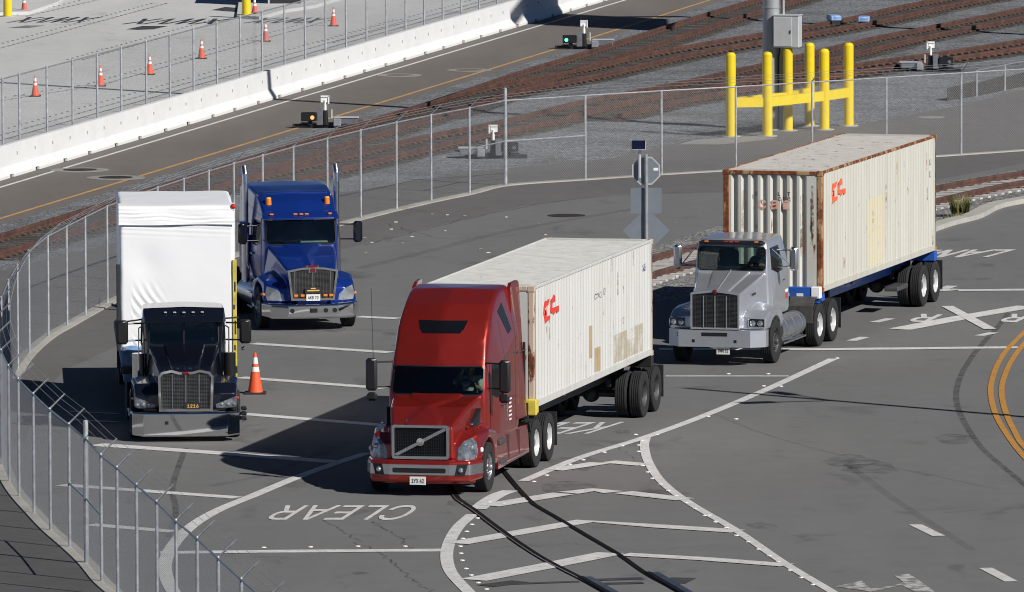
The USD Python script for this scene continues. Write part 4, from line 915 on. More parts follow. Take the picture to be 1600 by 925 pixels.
def mirrors(t, x, y, z0, z1, m='plastic_black', arm='plastic_black', w=.22, xa=None, face='polished'):
    for s in (1, -1):
        k = obj('mirror', cbox((x, s * y, (z0 + z1) / 2), (.12, w, z1 - z0), .05), m, t, smooth=40)
        obj('mirror_glass', cbox((x - .062, s * y, (z0 + z1) / 2), (.01, w * .8, (z1 - z0) * .9), .004), face, k)
        for z in (z0 + .08, z1 - .08): obj('mirror_arm', tube([(x, s * (y - w * .3), z), (x - .12, s * (y - .42), z)], .018), arm, k)
def plate_num(t, y, z, txt, m='plate_white', ink='ink', x=.02, w=.31, h=.155):
    k = obj('licence_plate', cbox((x, y, z), (.012, w, h), .003), m, t)
    if txt: obj('plate_number', text3(txt, h * .5, .003, (x + .007, y - w * .38, z - h * .25), (0, 1, 0), (0, 0, 1), True, length=w * .76), ink, k)
def lamp_pair(t, pts, rr, x, m='lamp_clear'):
    for (y, z) in pts: obj('headlight', cat(cyl((x - .06, y, z), (x, y, z), rr, rr, 16), cyl((x, y, z), (x + .02, y, z), rr * .95, rr * .4, 16)), m, t, smooth=40)
def bars_grid(y0, z0, y1, z1, x, nh, nv, th=.012):
    ms = [box((x, (y0 + y1) / 2, z0 + (z1 - z0) * (i + .5) / nh), (.03, y1 - y0, th)) for i in range(nh)]
    ms += [box((x + .004, y0 + (y1 - y0) * (i + .5) / nv, (z0 + z1) / 2), (.026, th, z1 - z0)) for i in range(nv)]
    return cat(ms)
def arch(x, r, z=.5, y0=.7, y1=1.6):
    c = Manifold.cylinder(y1 - y0, r, r, 40).rotate((90, 0, 0))
    return c.translate((x, y1, z)) + c.translate((x, -y0, z))
def person(label, o, yaw, shirt, arm_up=False):
    """Seated driver, hips at the origin, facing +x: one continuous body."""
    J = {'hip': (0, 0, .1, .15), 'waist': (.0, 0, .28, .14), 'chest': (-.02, 0, .48, .165), 'neck': (.0, 0, .64, .06), 'head': (.03, 0, .78, .095), 'brow': (.035, 0, .83, .09), 'chin': (.075, 0, .71, .045)}
    bones = [('hip', 'waist'), ('waist', 'chest'), ('chest', 'neck'), ('neck', 'head'), ('head', 'brow'), ('head', 'chin')]
    for s, n in ((1, 'l'), (-1, 'r')):
        J['sh' + n] = (-.02, s * .19, .56, .065); up = arm_up and n == 'r'
        J['el' + n] = (.2, s * .27, .38 if not up else .5, .048); J['wr' + n] = (.44, s * .14, .46, .034) if not up else (.3, s * .1, .74, .034); J['ha' + n] = (.5, s * .12, .48, .036) if not up else (.31, s * .09, .84, .036)
        J['th' + n] = (.08, s * .1, .06, .095); J['kn' + n] = (.48, s * .13, .1, .07); J['an' + n] = (.58, s * .13, -.3, .05); J['to' + n] = (.74, s * .14, -.33, .04)
        bones += [('chest', 'sh' + n), ('sh' + n, 'el' + n), ('el' + n, 'wr' + n), ('wr' + n, 'ha' + n), ('hip', 'th' + n), ('th' + n, 'kn' + n), ('kn' + n, 'an' + n), ('an' + n, 'to' + n)]
        for f in range(5):
            h = J['ha' + n]; q = (h[0] + .05 + .006 * (f % 3), h[1] + (f - 2) * .017, h[2] - .01 + (.02 if f == 0 else 0), .009)
            J[f'f{n}{f}'] = q; J[f'g{n}{f}'] = (q[0] + .02, q[1], q[2] - .03, .008); bones += [('ha' + n, f'f{n}{f}'), (f'f{n}{f}', f'g{n}{f}')]
    hull = lambda a, b, g=0: H([(*J[a][:3], J[a][3] + g), (*J[b][:3], J[b][3] + g)], .05, False, 1)
    B = Manifold.batch_boolean([hull(a, b) for a, b in bones] + [H([(.125, 0, .775, .014), (.11, 0, .80, .01)], .01, False), H([(.03, .095, .78, .02), (.03, -.095, .78, .02)], .02, False)], m3.OpType.Add)
    t = thing('person', label, 'person', o, yaw)
    obj('body', blend(B, .03, 6), 'skin', t, smooth=True)
    cl = [b for b in bones if b[0] in ('hip', 'waist', 'chest', 'shl', 'shr', 'thl', 'thr', 'knl', 'knr') and b[1] not in ('neck',)]
    sh = Manifold.batch_boolean([hull(a, b, .012) for a, b in cl if a in ('hip', 'waist', 'chest', 'shl', 'shr') and b[:2] != 'th'], m3.OpType.Add)
    tr_ = Manifold.batch_boolean([hull(a, b, .012) for a, b in cl if a[:2] in ('th', 'kn') or b[:2] == 'th'], m3.OpType.Add)
    obj('shirt', blend(sh, .04, 4), shirt, t, smooth=True); obj('trousers', blend(tr_, .05, 4), 'shirt_dark', t, smooth=True)
    obj('hair', H([(.01, 0, .82, .098), (-.03, 0, .78, .095), (.03, 0, .86, .07)], .09, False, 2), 'hair', t, smooth=True)
    for s in (1, -1): obj('eye', ball((.118, s * .033, .80), .012), 'ink', t)
    obj('mouth', cbox((.118, 0, .725), (.012, .05, .01), .003), 'emblem_red', t)
    return t

# ---- red sleeper tractor
OR, AR = pose((768, 767.7), 78 - 180, -1.25, 1.25), 78 - 180
T = thing('tractor_unit', 'red sleeper tractor unit with a diagonal bar across its grille', 'truck', OR, AR)
cabp = [(-1.85, .93, 1.05), (-4.25, 1.08, 1.05), (-1.87, .93, 1.93), (-2.06, .89, 2.55), (-2.26, .86, 2.95), (-2.5, .87, 3.28), (-2.9, .84, 3.62), (-3.45, .84, 3.86), (-4.25, .88, 3.90), (-4.25, 1.08, 3.0), (-2.5, 1.04, 1.05), (-2.9, 1.05, 2.5),
        (-1.74, 0, 1.93), (-1.93, 0, 2.55), (-2.12, 0, 2.95), (-2.33, 0, 3.28), (-2.7, 0, 3.64), (-3.3, 0, 3.9)]
offR = cab(T, cabp, .1, 'paint_red', rrect(-.95, 1.95, .95, 2.5, .07), [(-2.1, 1.93), (-2.16, 2.2), (-2.24, 2.5), (-2.86, 2.5), (-2.9, 1.86), (-2.4, 1.84)], door=[(-2.02, 1.1), (-2.02, 2.0), (-2.16, 2.6), (-2.98, 2.6), (-3.0, 1.1)], wsx=(-3.0, .5))
OR_ = offR(.006) - offR(-.03)
obj('skylight', OR_ ^ prismx([(-.52, 3.42), (.52, 3.42), (.47, 3.26), (.40, 3.17), (-.40, 3.17), (-.47, 3.26)], -3.4, 0), 'tinted_black', T, smooth=35)
for s in (1, -1):
    poly = [(-3.12, 3.55), (-3.5, 3.7), (-3.82, 3.12), (-3.55, 3.05)]
    obj('sleeper_window', OR_ ^ (prismy(poly, .3, 2) if s > 0 else prismy(poly, -2, -.3)), 'tinted_black', T)
    q = [(-4.02, 1.2), (-4.02, 3.5), (-4.12, 3.95), (-4.3, 4.04), (-4.78, 4.06), (-4.88, 4.0), (-4.9, 1.2)]
    E_ = prismy(q, 1.13 if s > 0 else -1.2, 1.2 if s > 0 else -1.13)
    obj('side_extender', E_.warp(lambda p: (p[0], p[1] - (.16 * max(0, p[2] - 2.4) / 1.6) * (1 if p[1] > 0 else -1) + (.0 if p[0] > -4.3 else .03) * (1 if p[1] > 0 else -1), p[2])), 'paint_red', T)
    obj('extender_seam', box((-4.46, s * 1.212, 2.6), (.86, .02, .014)), 'interior', T)
    obj('extender_seal', cbox((-4.93, s * 1.17, 2.0), (.06, .05, 1.5), .01), 'plastic_black', T)
hood = H([(-.36, .58, 1.36), (-.35, .60, .82), (-1.8, .86, 1.86), (-1.9, .96, 1.0), (-1.0, .74, 1.68)], .08, k=2) + H([(-.34, .30, 1.40), (-.34, 0, 1.41), (-1.76, 0, 1.91), (-1.78, .5, 1.90), (-1.0, 0, 1.71)], .08, k=2)
fend = H([(-.40, .86, .74), (-.42, .86, 1.02), (-.7, 1.02, 1.17), (-.5, 1.0, .74), (-.7, 1.11, .8), (-1.25, 1.13, 1.22), (-1.25, .8, 1.36), (-2.0, 1.12, 1.12), (-2.05, .8, 1.3), (-2.08, 1.12, .55), (-.7, .5, 1.2), (-2.0, .5, 1.2)], .08, k=2)
body = (hood + fend) - arch(-1.25, .60, .52, .72) - H([(-1.25, .0, .1, .01), (-1.25, .7, .9, .01), (-1.9, .7, .3, .01), (-.6, .7, .3, .01)], .01) - Manifold.cube((3, 1.1, .6)).translate((-2.8, -.55, .2))
hd = obj('hood', blend(body, .045, 10), 'paint_red', T, smooth=True)
for s in (1, -1):
    obj('hood_vent', Manifold.hull_points(np.array([(-1.0, s * .90, 1.42), (-1.42, s * 1.0, 1.7), (-1.36, s * .98, 1.36), (-1.08, s * .96, 1.22), (-1.0, s * .8, 1.42), (-1.42, s * .85, 1.7), (-1.36, s * .85, 1.36), (-1.08, s * .85, 1.22)], np.float32)), 'plastic_black', hd)
    hl = obj('headlight', (H([(-.40, .86, .74), (-.42, .86, 1.02), (-.7, 1.02, 1.17), (-.5, 1.0, .74), (-.7, 1.11, .8), (-1.25, 1.13, 1.22), (-1.25, .8, 1.36)], .085, k=2)) ^ (prismx([(.74, .74), (.76, .98), (.86, 1.12), (1.0, 1.18), (1.08, 1.08), (1.12, .84), (1.05, .72)], -.78, 0) if s > 0 else prismx([(-.74, .74), (-.76, .98), (-.86, 1.12), (-1.0, 1.18), (-1.08, 1.08), (-1.12, .84), (-1.05, .72)][::-1], -.78, 0)), 'lamp_dark', T, smooth=35)
    for (x, y, z, r, m_) in ((-.40, .86, .96, .07, 'lamp_clear'), (-.46, 1.0, .99, .06, 'lamp_clear')): obj('bulb', ball((x, s * y, z), r, 2), m_, hl, smooth=True)
    obj('turn_signal', H([(-.39, s * .80, .775, .035), (-.53, s * 1.07, .785, .035)], .03, False), 'amber', hl)
    obj('hood_handle', ball((-.78, s * .93, 1.44), .04), 'chrome', hd)
    obj('side_marker', cbox((-.68, s * 1.17, .92), (.1, .06, .1), .02), 'reflect_white', hd)
g = obj('grille', prismx([rrect(-.6, .76, .6, 1.46, .05), rrect(-.545, .82, .545, 1.405, .03)], -.24, -.13), 'polished', T)
obj('grille_back', box((-.225, 0, 1.11), (.03, 1.12, .62)), 'interior', g); obj('grille_mesh', bars_grid(-.545, .82, .545, 1.405, -.185, 9, 22), 'grille_dark', g)
obj('grille_bar', Manifold.hull_points(np.array([(x, y + dy, z + dz) for x in (-.17, -.15) for (y, z) in ((-.52, .84), (.52, 1.385)) for dy, dz in ((-.03, .02), (.03, -.02))], np.float32)), 'polished', g)
obj('emblem', cat(cyl((-.17, 0, 1.112), (-.125, 0, 1.112), .085, .08, 20), cyl((-.125, 0, 1.112), (-.12, 0, 1.112), .055, .05, 20)), 'chrome', g)
bp = [(-.07, .0, .36), (-.08, .62, .36), (-.2, .98, .36), (-.62, 1.13, .40), (-.07, 0, .66), (-.08, .62, .66), (-.2, .98, .67), (-.62, 1.13, .68), (-.7, .3, .4), (-.7, .3, .66)]
bu = obj('bumper', H(bp, .08, k=2) - arch(-1.25, .6, .52, .72), 'paint_red', T, smooth=40)
shell = H(bp, .092, k=2) - H(bp, .06, k=2)
obj('bumper_band', (shell ^ prismx(rrect(-1.3, .45, 1.3, .66, .02), -.6, .2)) - prismx(rrect(-.56, .49, .56, .59, .03), -1, .5), 'polished', bu, smooth=40)
obj('bumper_slot', H(bp, .082, k=2) ^ prismx(rrect(-.56, .49, .56, .59, .03), -.3, .2), 'plastic_black', bu)
for s in (1, -1):
    k = obj('fog_light', (H(bp, .1, k=2) - H(bp, .06, k=2)) ^ (prismx([(.74, .44), (.79, .67), (1.0, .67), (.94, .44)], -.5, .2) if s > 0 else prismx([(-.94, .44), (-1.0, .67), (-.79, .67), (-.74, .44)], -.5, .2)), 'plastic_black', T)
    obj('fog_lens', H([(-.05, s * .86, .55, .055)], .05, False, 2), 'lamp_clear', k, smooth=True)
plate_num(T, -.02, .33, '1YX 42', x=.03, w=.34, h=.17)
obj('chin', H([(-.14, 0, .3), (-.16, .7, .3), (-.4, 1.05, .3), (-.7, .2, .3)], .05), 'paint_red', bu)
for s in (1, -1):
    f = obj('side_fairing', Manifold.hull_points(np.array([(x, s * y, z) for x, y, z in ((-2.16, 1.2, .36), (-5.28, 1.2, .40), (-5.28, 1.16, .98), (-2.12, 1.16, 1.10), (-2.16, .9, .36), (-5.28, .9, .4), (-5.28, .9, .98), (-2.12, .9, 1.1))], np.float32)), 'paint_red', T)
    for x in (-3.25, -4.3): obj('panel_gap', box((x, s * 1.186, .7), (.018, .04, .56)), 'interior', f)
    obj('step', cbox((-2.6, s * 1.16, .9), (.55, .12, .12), .02), 'interior', f); obj('step', cbox((-2.65, s * 1.18, .48), (.6, .1, .1), .02), 'interior', f)
    obj('trim', box((-3.7, s * 1.205, .44), (2.9, .012, .03)), 'polished', f)
    obj('quarter_fender', prismy([(-5.3, 1.0), (-5.36, 1.02), (-5.5, .85), (-5.45, .8)], .8 if s > 0 else -1.2, 1.2 if s > 0 else -.8), 'plastic_black', T)
    for i in range(6): obj('lettering', box((-3.42, s * (1.192 - .004 * i / 6), 1.28 + i * .085), (.3 if i % 2 else .2, .008, .035)), 'ink_white', T)
    wheel(T, -1.25, s * 1.09, s, 'front', 'aluminium')
    for x in (-6.03, -7.35): dual(T, x, s, 'rim_white')
    mudflap(T, -8.05, s)
mirrors(T, -1.86, 1.41, 1.98, 2.66, w=.24)
axle(T, -6.03); axle(T, -7.35); frame(T, -1.0, -8.1)
obj('fifth_wheel', cbox((-6.6, 0, 1.14), (1.0, .9, .12), .04), 'chassis_black', T)
obj('fuel_tank', cyl((-2.4, .8, .68), (-4.2, .8, .68), .3, n=18), 'chassis_black', T); obj('fuel_tank', cyl((-2.4, -.8, .68), (-4.2, -.8, .68), .3, n=18), 'chassis_black', T)
obj('antenna', cyl((-1.9, -1.38, 2.6), (-1.9, -1.42, 4.1), .006, n=5), 'dark_steel', T)
for k in (-1, 0, 1): obj('roof_lamp', cbox((-1.97 - .06 * abs(k), k * .6, 2.63), (.06, .16, .03), .01), 'lamp_clear', T)
person('driver in a pale shirt at the wheel of the red truck, one hand raised', at(OR, AR, (-2.92, .45, 1.6)), AR, 'shirt_pale', True)

obj('cowl', H([(-1.80, .9, 1.955, .012), (-1.705, 0, 1.955, .012), (-1.76, .6, 1.955, .012), (-1.80, .9, 1.97, .012), (-1.72, 0, 1.972, .012)], .012), 'plastic_black', T)
for s in (1, -1): obj('wiper', tube([(-1.70, s * .1 + .05, 1.97), (-1.78, s * .45 + .05, 2.12), (-1.80, s * .62 + .05, 2.14)], .012), 'plastic_black', T)
for s in (1, -1):
    for x0_, x1_ in ((-3.04, -3.03), (-4.0, -3.99)):
        pl = [(x0_, 1.1), (x1_, 1.1), (x1_, 3.4), (x0_, 3.4)]; obj('panel_seam', (offR(.004) - offR(-.02)) ^ (prismy(pl, .5, 2) if s > 0 else prismy(pl, -2, -.5)), 'interior', T)
    pl = [(-4.3, 2.62), (-2.2, 2.62), (-2.2, 2.632), (-4.3, 2.632)]; obj('panel_seam', (offR(.0045) - offR(-.02)) ^ (prismy(pl, .6, 2) if s > 0 else prismy(pl, -2, -.6)), 'interior', T)
    obj('grab_handle', tube([(-3.1, s * 1.16, 1.3), (-3.1, s * 1.2, 1.36), (-3.1, s * 1.2, 2.2), (-3.1, s * 1.15, 2.25)], .014), 'chrome', T)
    obj('lower_mirror', cbox((-1.86, s * 1.40, 1.86), (.12, .22, .18), .05), 'plastic_black', T)
# ---- silver day-cab tractor
OS, AS = pose((1214, 566.8), 74.5 - 180, -1.2, 1.2), 74.5 - 180
T = thing('tractor_unit', 'silver day cab tractor unit with a tall dark grille and flat bumper', 'truck', OS, AS)
cabp = [(-1.74, .84, 1.1), (-3.14, .93, 1.1), (-1.70, .80, 2.08), (-1.76, .77, 2.64), (-1.84, .75, 2.74), (-3.14, .76, 2.78), (-3.14, .93, 2.05), (-2.0, .91, 1.7), (-1.64, 0, 2.1), (-1.70, 0, 2.66), (-1.8, 0, 2.77), (-3.14, 0, 2.82)]
cab(T, cabp, .06, 'paint_silver', rrect(-.80, 2.12, .80, 2.64, .07), [(-1.84, 2.13), (-1.88, 2.6), (-2.62, 2.62), (-2.66, 2.08), (-2.2, 2.04)], rear=rrect(-.55, 2.12, .55, 2.6, .06), door=[(-1.84, 1.15), (-1.8, 2.1), (-1.86, 2.68), (-2.74, 2.7), (-2.78, 1.15)], wsx=(-2.3, .5))
vs = obj('visor_strip', H([(-1.70, .78, 2.745, .02), (-1.62, .7, 2.745, .02), (-1.58, 0, 2.755, .02), (-1.75, .7, 2.78, .02)], .02), 'plastic_black', T)
for k in range(5): obj('marker_lamp', cbox((-1.585 - .02 * abs(k - 2), (k - 2) * (.13 if 0 < k < 4 else .3), 2.765), (.04, .1, .05), .012), 'red_lens' if k in (1, 2, 3) else 'amber', vs)
hood = H([(-.22, .52, 1.62), (-.22, .54, .92), (-1.66, .77, 2.0), (-1.72, .82, 1.1)], .06, k=2) + H([(-.21, 0, 1.67), (-.21, .2, 1.65), (-1.64, 0, 2.06), (-1.64, .4, 2.04)], .06, k=2)
fend = H([(-.34, .68, .90), (-.34, 1.1, .90), (-.35, 1.1, 1.06), (-.36, .68, 1.12), (-.7, 1.12, 1.2), (-1.2, 1.13, 1.25), (-1.2, .6, 1.42), (-1.75, 1.13, 1.12), (-1.82, 1.13, .9), (-1.8, .6, 1.3), (-.5, .5, 1.25)], .06, k=2)
body = (hood + fend) - arch(-1.2, .58, .52, .72) - Manifold.cube((3, 1.0, .7)).translate((-2.8, -.5, .3))
hd = obj('hood', blend(body, .045, 7), 'paint_silver', T, smooth=True)
obj('hood_ridge', H([(-.2, 0, 1.735, .01), (-1.6, 0, 2.125, .01)], .012, False), 'paint_silver', hd)
g = obj('grille', prismx([[(-.585, .86), (.585, .86), (.585, 1.70), (.3, 1.745), (0, 1.77), (-.3, 1.745), (-.585, 1.70)], [(-.545, .9), (.545, .9), (.545, 1.66), (.3, 1.7), (0, 1.725), (-.3, 1.7), (-.545, 1.66)]], -.14, -.06), 'paint_silver', T)
obj('grille_back', prismx([(-.55, .9), (.55, .9), (.55, 1.66), (0, 1.72), (-.55, 1.66)], -.125, -.105), 'interior', g)
obj('grille_mesh', bars_grid(-.545, .9, .545, 1.66, -.09, 26, 8, .010), 'grille_steel', g)
for y in (-.272, 0, .272): obj('grille_bar', cbox((-.055, y, 1.27), (.03, .028, .74), .01), 'polished', g)
obj('emblem', cat(cbox((-.05, 0, 1.745), (.05, .1, .08), .03), cbox((-.05, 0, 1.70), (.04, .07, .05), .02)), 'emblem_red', g)
bu = obj('bumper', Manifold.hull_points(np.array([(x, y * s, z) for s in (1, -1) for z in (.45, .84) for x, y in ((.0, .86), (-.30, 1.16), (-.55, 1.16), (-.10, .8))], np.float32)), 'paint_silver', T)
obj('bumper_slot', cbox((.0, -.0, .745), (.012, .62, .085), .004), 'plastic_black', bu)
for y in (-.5, .5): obj('tow_hole', cbox((.0, y, .59), (.012, .07, .07), .003), 'plastic_black', bu)
obj('unit_number', text3('1149', .09, .003, (-.005, -.90, .70), (0, 1, 0), (0, 0, 1), True, length=.22), 'ink', bu)
plate_num(T, .2, .37, '8WR 51', x=-.05, w=.32, h=.18)
for s in (1, -1):
    k = obj('headlight_bezel', cbox((-.275, s * .95, 1.0), (.05, .40, .2), .02), 'chrome', T); obj('bezel_recess', cbox((-.262, s * .95, 1.0), (.04, .36, .16), .01), 'grille_dark', k)
    lamp_pair(hd, [(s * .86, 1.0), (s * 1.04, 1.0)], .068, -.235)
    obj('badge', cbox((-.9, s * .735, 1.63), (.24, .03, .05), .01), 'ink', hd)
    obj('cab_step', cbox((-2.4, s * 1.05, .46), (.9, .22, .06), .01), 'polished', T)
    obj('cab_step', cbox((-2.2, s * 1.0, .8), (.5, .2, .05), .01), 'polished', T)
    k = obj('fuel_tank', cyl((-2.05, s * .86, .66), (-4.25, s * .86, .66), .29, n=22), 'aluminium', T, smooth=40)
    for x in (-2.5, -3.2, -3.9): obj('tank_strap', cyl((x, s * .86, .66), (x - .06, s * .86, .66), .302, n=22), 'polished', k, smooth=40)
    obj('tank_step', cbox((-3.1, s * 1.1, .38), (2.1, .16, .05), .01), 'polished', k)
    qf = prismy([(-4.62, .62), (-4.62, 1.02), (-4.85, 1.2), (-5.35, 1.22), (-5.35, 1.18), (-4.88, 1.16), (-4.66, 1.0), (-4.66, .62)], .62 if s > 0 else -1.22, 1.22 if s > 0 else -.62)
    obj('quarter_fender', qf, 'rim_dark', T)
    obj('exhaust_guard', cyl((-3.32, s * .86, 1.1), (-3.32, s * .86, 2.2), .06, n=12), 'polished', T) if s < 0 else None
    obj('cab_marker', cbox((-2.95, s * 1.0, 1.42), (.2, .02, .12), .005), 'red_lens', T); obj('cab_marker', cbox((-2.95, s * 1.0, 1.54), (.2, .02, .07), .005), 'reflect_white', T)
    wheel(T, -1.2, s * 1.06, s, 'front', 'rim_dark')
    for x in (-5.42, -6.75): dual(T, x, s, 'rim_white')
    mudflap(T, -7.45, s)
    obj('mirror_brace', tube([(-1.85, s * .93, 2.6), (-2.1, s * 1.3, 2.2), (-2.3, s * .95, 2.1)], .014), 'chrome', T)
mirrors(T, -2.05, 1.4, 2.08, 2.64, 'polished', 'polished', .2)
axle(T, -5.42); axle(T, -6.75); frame(T, -.9, -7.5)
obj('fifth_wheel', cbox((-6.05, 0, 1.1), (1.0, .9, .1), .04), 'chassis_black', T)
obj('air_hoses', cat(tube([(-3.2, .3, 1.6), (-3.8, .2, 1.35), (-4.5, .1, 1.4), (-5.2, .3, 1.2)], .02), tube([(-3.2, .1, 1.6), (-3.9, .0, 1.3), (-4.5, -.1, 1.4), (-5.2, .2, 1.2)], .02)), 'chassis_black', T)
obj('paperwork', cat(cbox((-1.95, -.1, 2.15), (.2, .5, .03), .005), cbox((-1.92, -.45, 2.17), (.16, .2, .06), .01)), 'paper', T)
for s in (1, -1): obj('wiper', tube([(-1.60, s * .1, 2.12), (-1.70, s * .5, 2.2)], .012), 'plastic_black', T)
person('driver in dark clothes at the wheel of the silver truck', at(OS, AS, (-2.72, .45, 1.72)), AS, 'shirt_dark')

# ---- blue sleeper tractor
AB = -79.0; OB = pose((550, 509), AB, -1.2, 1.15)
T = thing('tractor_unit', 'blue sleeper tractor unit with two tall chrome stacks', 'truck', OB, AB)
cabp = [(-1.86, .84, 1.1), (-4.5, .98, 1.1), (-1.80, .82, 1.96), (-1.90, .82, 2.6), (-2.3, .84, 2.9), (-2.65, .86, 3.05), (-3.5, .9, 3.18), (-4.5, .94, 3.2), (-4.5, .98, 2.2), (-2.3, .94, 1.7), (-1.74, 0, 1.98), (-1.82, 0, 2.62), (-2.2, 0, 2.94), (-2.65, 0, 3.09), (-4.5, 0, 3.22)]
cab(T, cabp, .07, 'paint_blue', rrect(-.84, 1.98, .84, 2.58, .09), [(-2.0, 2.0), (-2.06, 2.5), (-2.7, 2.52), (-2.74, 1.95), (-2.3, 1.92)], door=[(-1.98, 1.15), (-1.96, 2.0), (-2.04, 2.6), (-2.82, 2.6), (-2.86, 1.15)], wsx=(-2.5, .5))
vz = obj('sun_visor', H([(-1.62, .0, 2.61, .02), (-1.70, .8, 2.60, .02), (-1.82, .92, 2.61, .02), (-1.95, .9, 2.74, .02), (-1.92, 0, 2.76, .02)], .02), 'paint_blue', T, smooth=40)
obj('visor_edge', tube([(-1.80, -.93, 2.585), (-1.68, -.8, 2.58), (-1.60, 0, 2.585), (-1.68, .8, 2.58), (-1.80, .93, 2.585)], .016), 'chrome', vz)
for k in range(5): obj('marker_lamp', cbox((-1.70 - .03 * abs(k - 2), (-.72, -.14, .0, .14, .72)[k], 2.70), (.05, .1, .04), .012), 'amber', vz)
for y in (-.72, .72): k = obj('beacon', cat(cyl((-2.18, y, 2.90), (-2.18, y, 3.06), .075, .065, 14), cyl((-2.18, y, 2.84), (-2.18, y, 2.91), .055, n=12)), 'amber', T, smooth=40); obj('beacon_cap', cyl((-2.18, y, 3.06), (-2.18, y, 3.085), .065, .05, 14), 'gold', k)
obj('roof_badge', text3('A', .08, .004, (-2.22, -.05, 2.98), (0, 1, 0), (-.45, 0, .89)), 'ink', T)
obj('roof_ridge', H([(-2.6, .78, 3.13, .02), (-2.6, 0, 3.17, .02), (-2.8, .8, 3.17, .02)], .02), 'paint_blue', T, smooth=40)
hood = H([(-.31, .52, 1.40), (-.31, .44, .80), (-1.78, .76, 1.88), (-1.82, .84, 1.1), (-1.0, .66, 1.68)], .08, k=2) + H([(-.30, 0, 1.43), (-1.74, 0, 1.92), (-1.0, 0, 1.72), (-1.74, .4, 1.91)], .08, k=2)
fend = H([(-.40, .76, .74), (-.44, .80, .98), (-.6, 1.06, .74), (-.7, 1.02, 1.1), (-1.2, 1.08, 1.2), (-1.2, .6, 1.36), (-1.9, 1.09, 1.05), (-1.95, 1.08, .7), (-1.9, .6, 1.25), (-.6, .5, 1.2)], .08, k=2)
body = (hood + fend) - arch(-1.2, .60, .52, .72) - Manifold.cube((3, .9, .6)).translate((-2.8, -.45, .2))
hd = obj('hood', blend(body, .045, 9), 'paint_blue', T, smooth=True)
gp = [(-.62, 1.47), (-.57, 1.1), (-.53, .74), (.53, .74), (.57, 1.1), (.62, 1.47), (.3, 1.53), (0, 1.55), (-.3, 1.53)]
g = obj('grille', prismx([gp, grow(gp, -.05)], -.19, -.08), 'chrome', T)
obj('grille_back', prismx(grow(gp, -.045), -.17, -.14), 'interior', g)
obj('grille_mesh', bars_grid(-.51, .79, .51, 1.47, -.125, 24, 14, .012), 'grille_steel', g)
for y in (-.44, 0, .44): obj('grille_bar', cbox((-.095, y, 1.13), (.03, .03, .72), .01), 'chrome', g)
e = obj('emblem', cat(cbox((-.10, 0, 1.55), (.04, .26, .07), .02), cbox((-.10, 0, 1.47), (.04, .14, .13), .03)), 'emblem_red', T); obj('emblem_rim', cat(cbox((-.11, 0, 1.565), (.03, .32, .05), .01), cbox((-.11, 0, 1.47), (.03, .19, .16), .03)), 'chrome', e)
plate_num(T, .0, .98, '', 'plate_dark', x=-.06, w=.4, h=.15); obj('plate_mark', cat(cbox((-.052, 0, .98), (.008, .3, .03), .002), cbox((-.052, 0, 1.03), (.008, .12, .03), .002)), 'gold', g)
plate_num(T, .0, .81, '4KB 70', x=-.06, w=.34, h=.16)
for y in (-.42, -.26, .3, .44): obj('grille_lamp', cbox((-.07, y, .86), (.03, .1, .06), .01), 'amber', g)
for s in (1, -1):
    src = H([(-.40, .76, .74), (-.44, .80, .98), (-.6, 1.06, .74), (-.7, 1.02, 1.1), (-1.2, 1.08, 1.2)], .088, k=2)
    hp = [(.66, .72), (.68, .86), (.84, 1.0), (1.05, 1.06), (1.1, .86), (1.05, .72)]
    hl = obj('headlight', src ^ (prismx(hp, -.72, 0) if s > 0 else prismx(mir(hp), -.72, 0)), 'lamp_housing', T, smooth=35)
    obj('turn_signal', H([(-.6, s * 1.12, .86, .04), (-.7, s * 1.14, .86, .04)], .03, False), 'amber', hl)
    ss = obj('exhaust_stack', cat(cyl((-3.15, s * 1.13, .95), (-3.15, s * 1.13, 3.35), .075, n=18), cyl((-3.15, s * 1.13, 1.0), (-3.15, s * 1.13, 2.1), .1, n=18), tube([(-3.15, s * 1.13, 3.35), (-3.17, s * 1.13, 3.58), (-3.27, s * 1.13, 3.76)], .075, 18)), 'polished', T, smooth=40)
    obj('grab_handle', tube([(-2.95, s * 1.08, 1.3), (-2.95, s * 1.12, 1.4), (-2.95, s * 1.12, 2.3), (-2.95, s * 1.05, 2.4)], .016), 'chrome', T)
    obj('fuel_tank', cyl((-2.1, s * .86, .66), (-4.4, s * .86, .66), .3, n=20), 'polished', T, smooth=40)
    for x, z in ((-2.35, .42), (-2.4, .78)): obj('step', cbox((x, s * 1.12, z), (.6, .14, .05), .01), 'chrome', T)
    wheel(T, -1.2, s * 1.04, s, 'front', 'aluminium')
    for x in (-5.4, -6.7): dual(T, x, s, 'aluminium')
    mudflap(T, -7.4, s)
    obj('side_box', cbox((-1.1, s * 1.16, .58), (.2, .1, .12), .03), 'amber', T) if s > 0 else None
mirrors(T, -1.85, 1.42, 1.98, 2.5, 'paint_black', 'plastic_black', .22)
bp = [(-.06, 0, .36), (-.08, .6, .36), (-.22, .98, .36), (-.55, 1.12, .38), (-.06, 0, .60), (-.08, .6, .60), (-.22, .98, .62), (-.55, 1.12, .62), (-.6, .3, .4), (-.6, .3, .6)]
bu = obj('bumper', H(bp, .06, k=2) - arch(-1.2, .6, .52, .72), 'chrome', T, smooth=40)
for y, w in ((-.52, .1), (0, .2), (.52, .1), (.3, .07)): obj('bumper_hole', cyl((-.05, y, .5), (.012, y, .5), .055, n=14) if w < .15 else cbox((-.01, y, .5), (.04, .2, .12), .02), 'plastic_black', bu)
axle(T, -5.4); axle(T, -6.7); frame(T, -.9, -7.5); obj('fifth_wheel', cbox((-6.05, 0, 1.1), (1.0, .9, .1), .04), 'chassis_black', T)
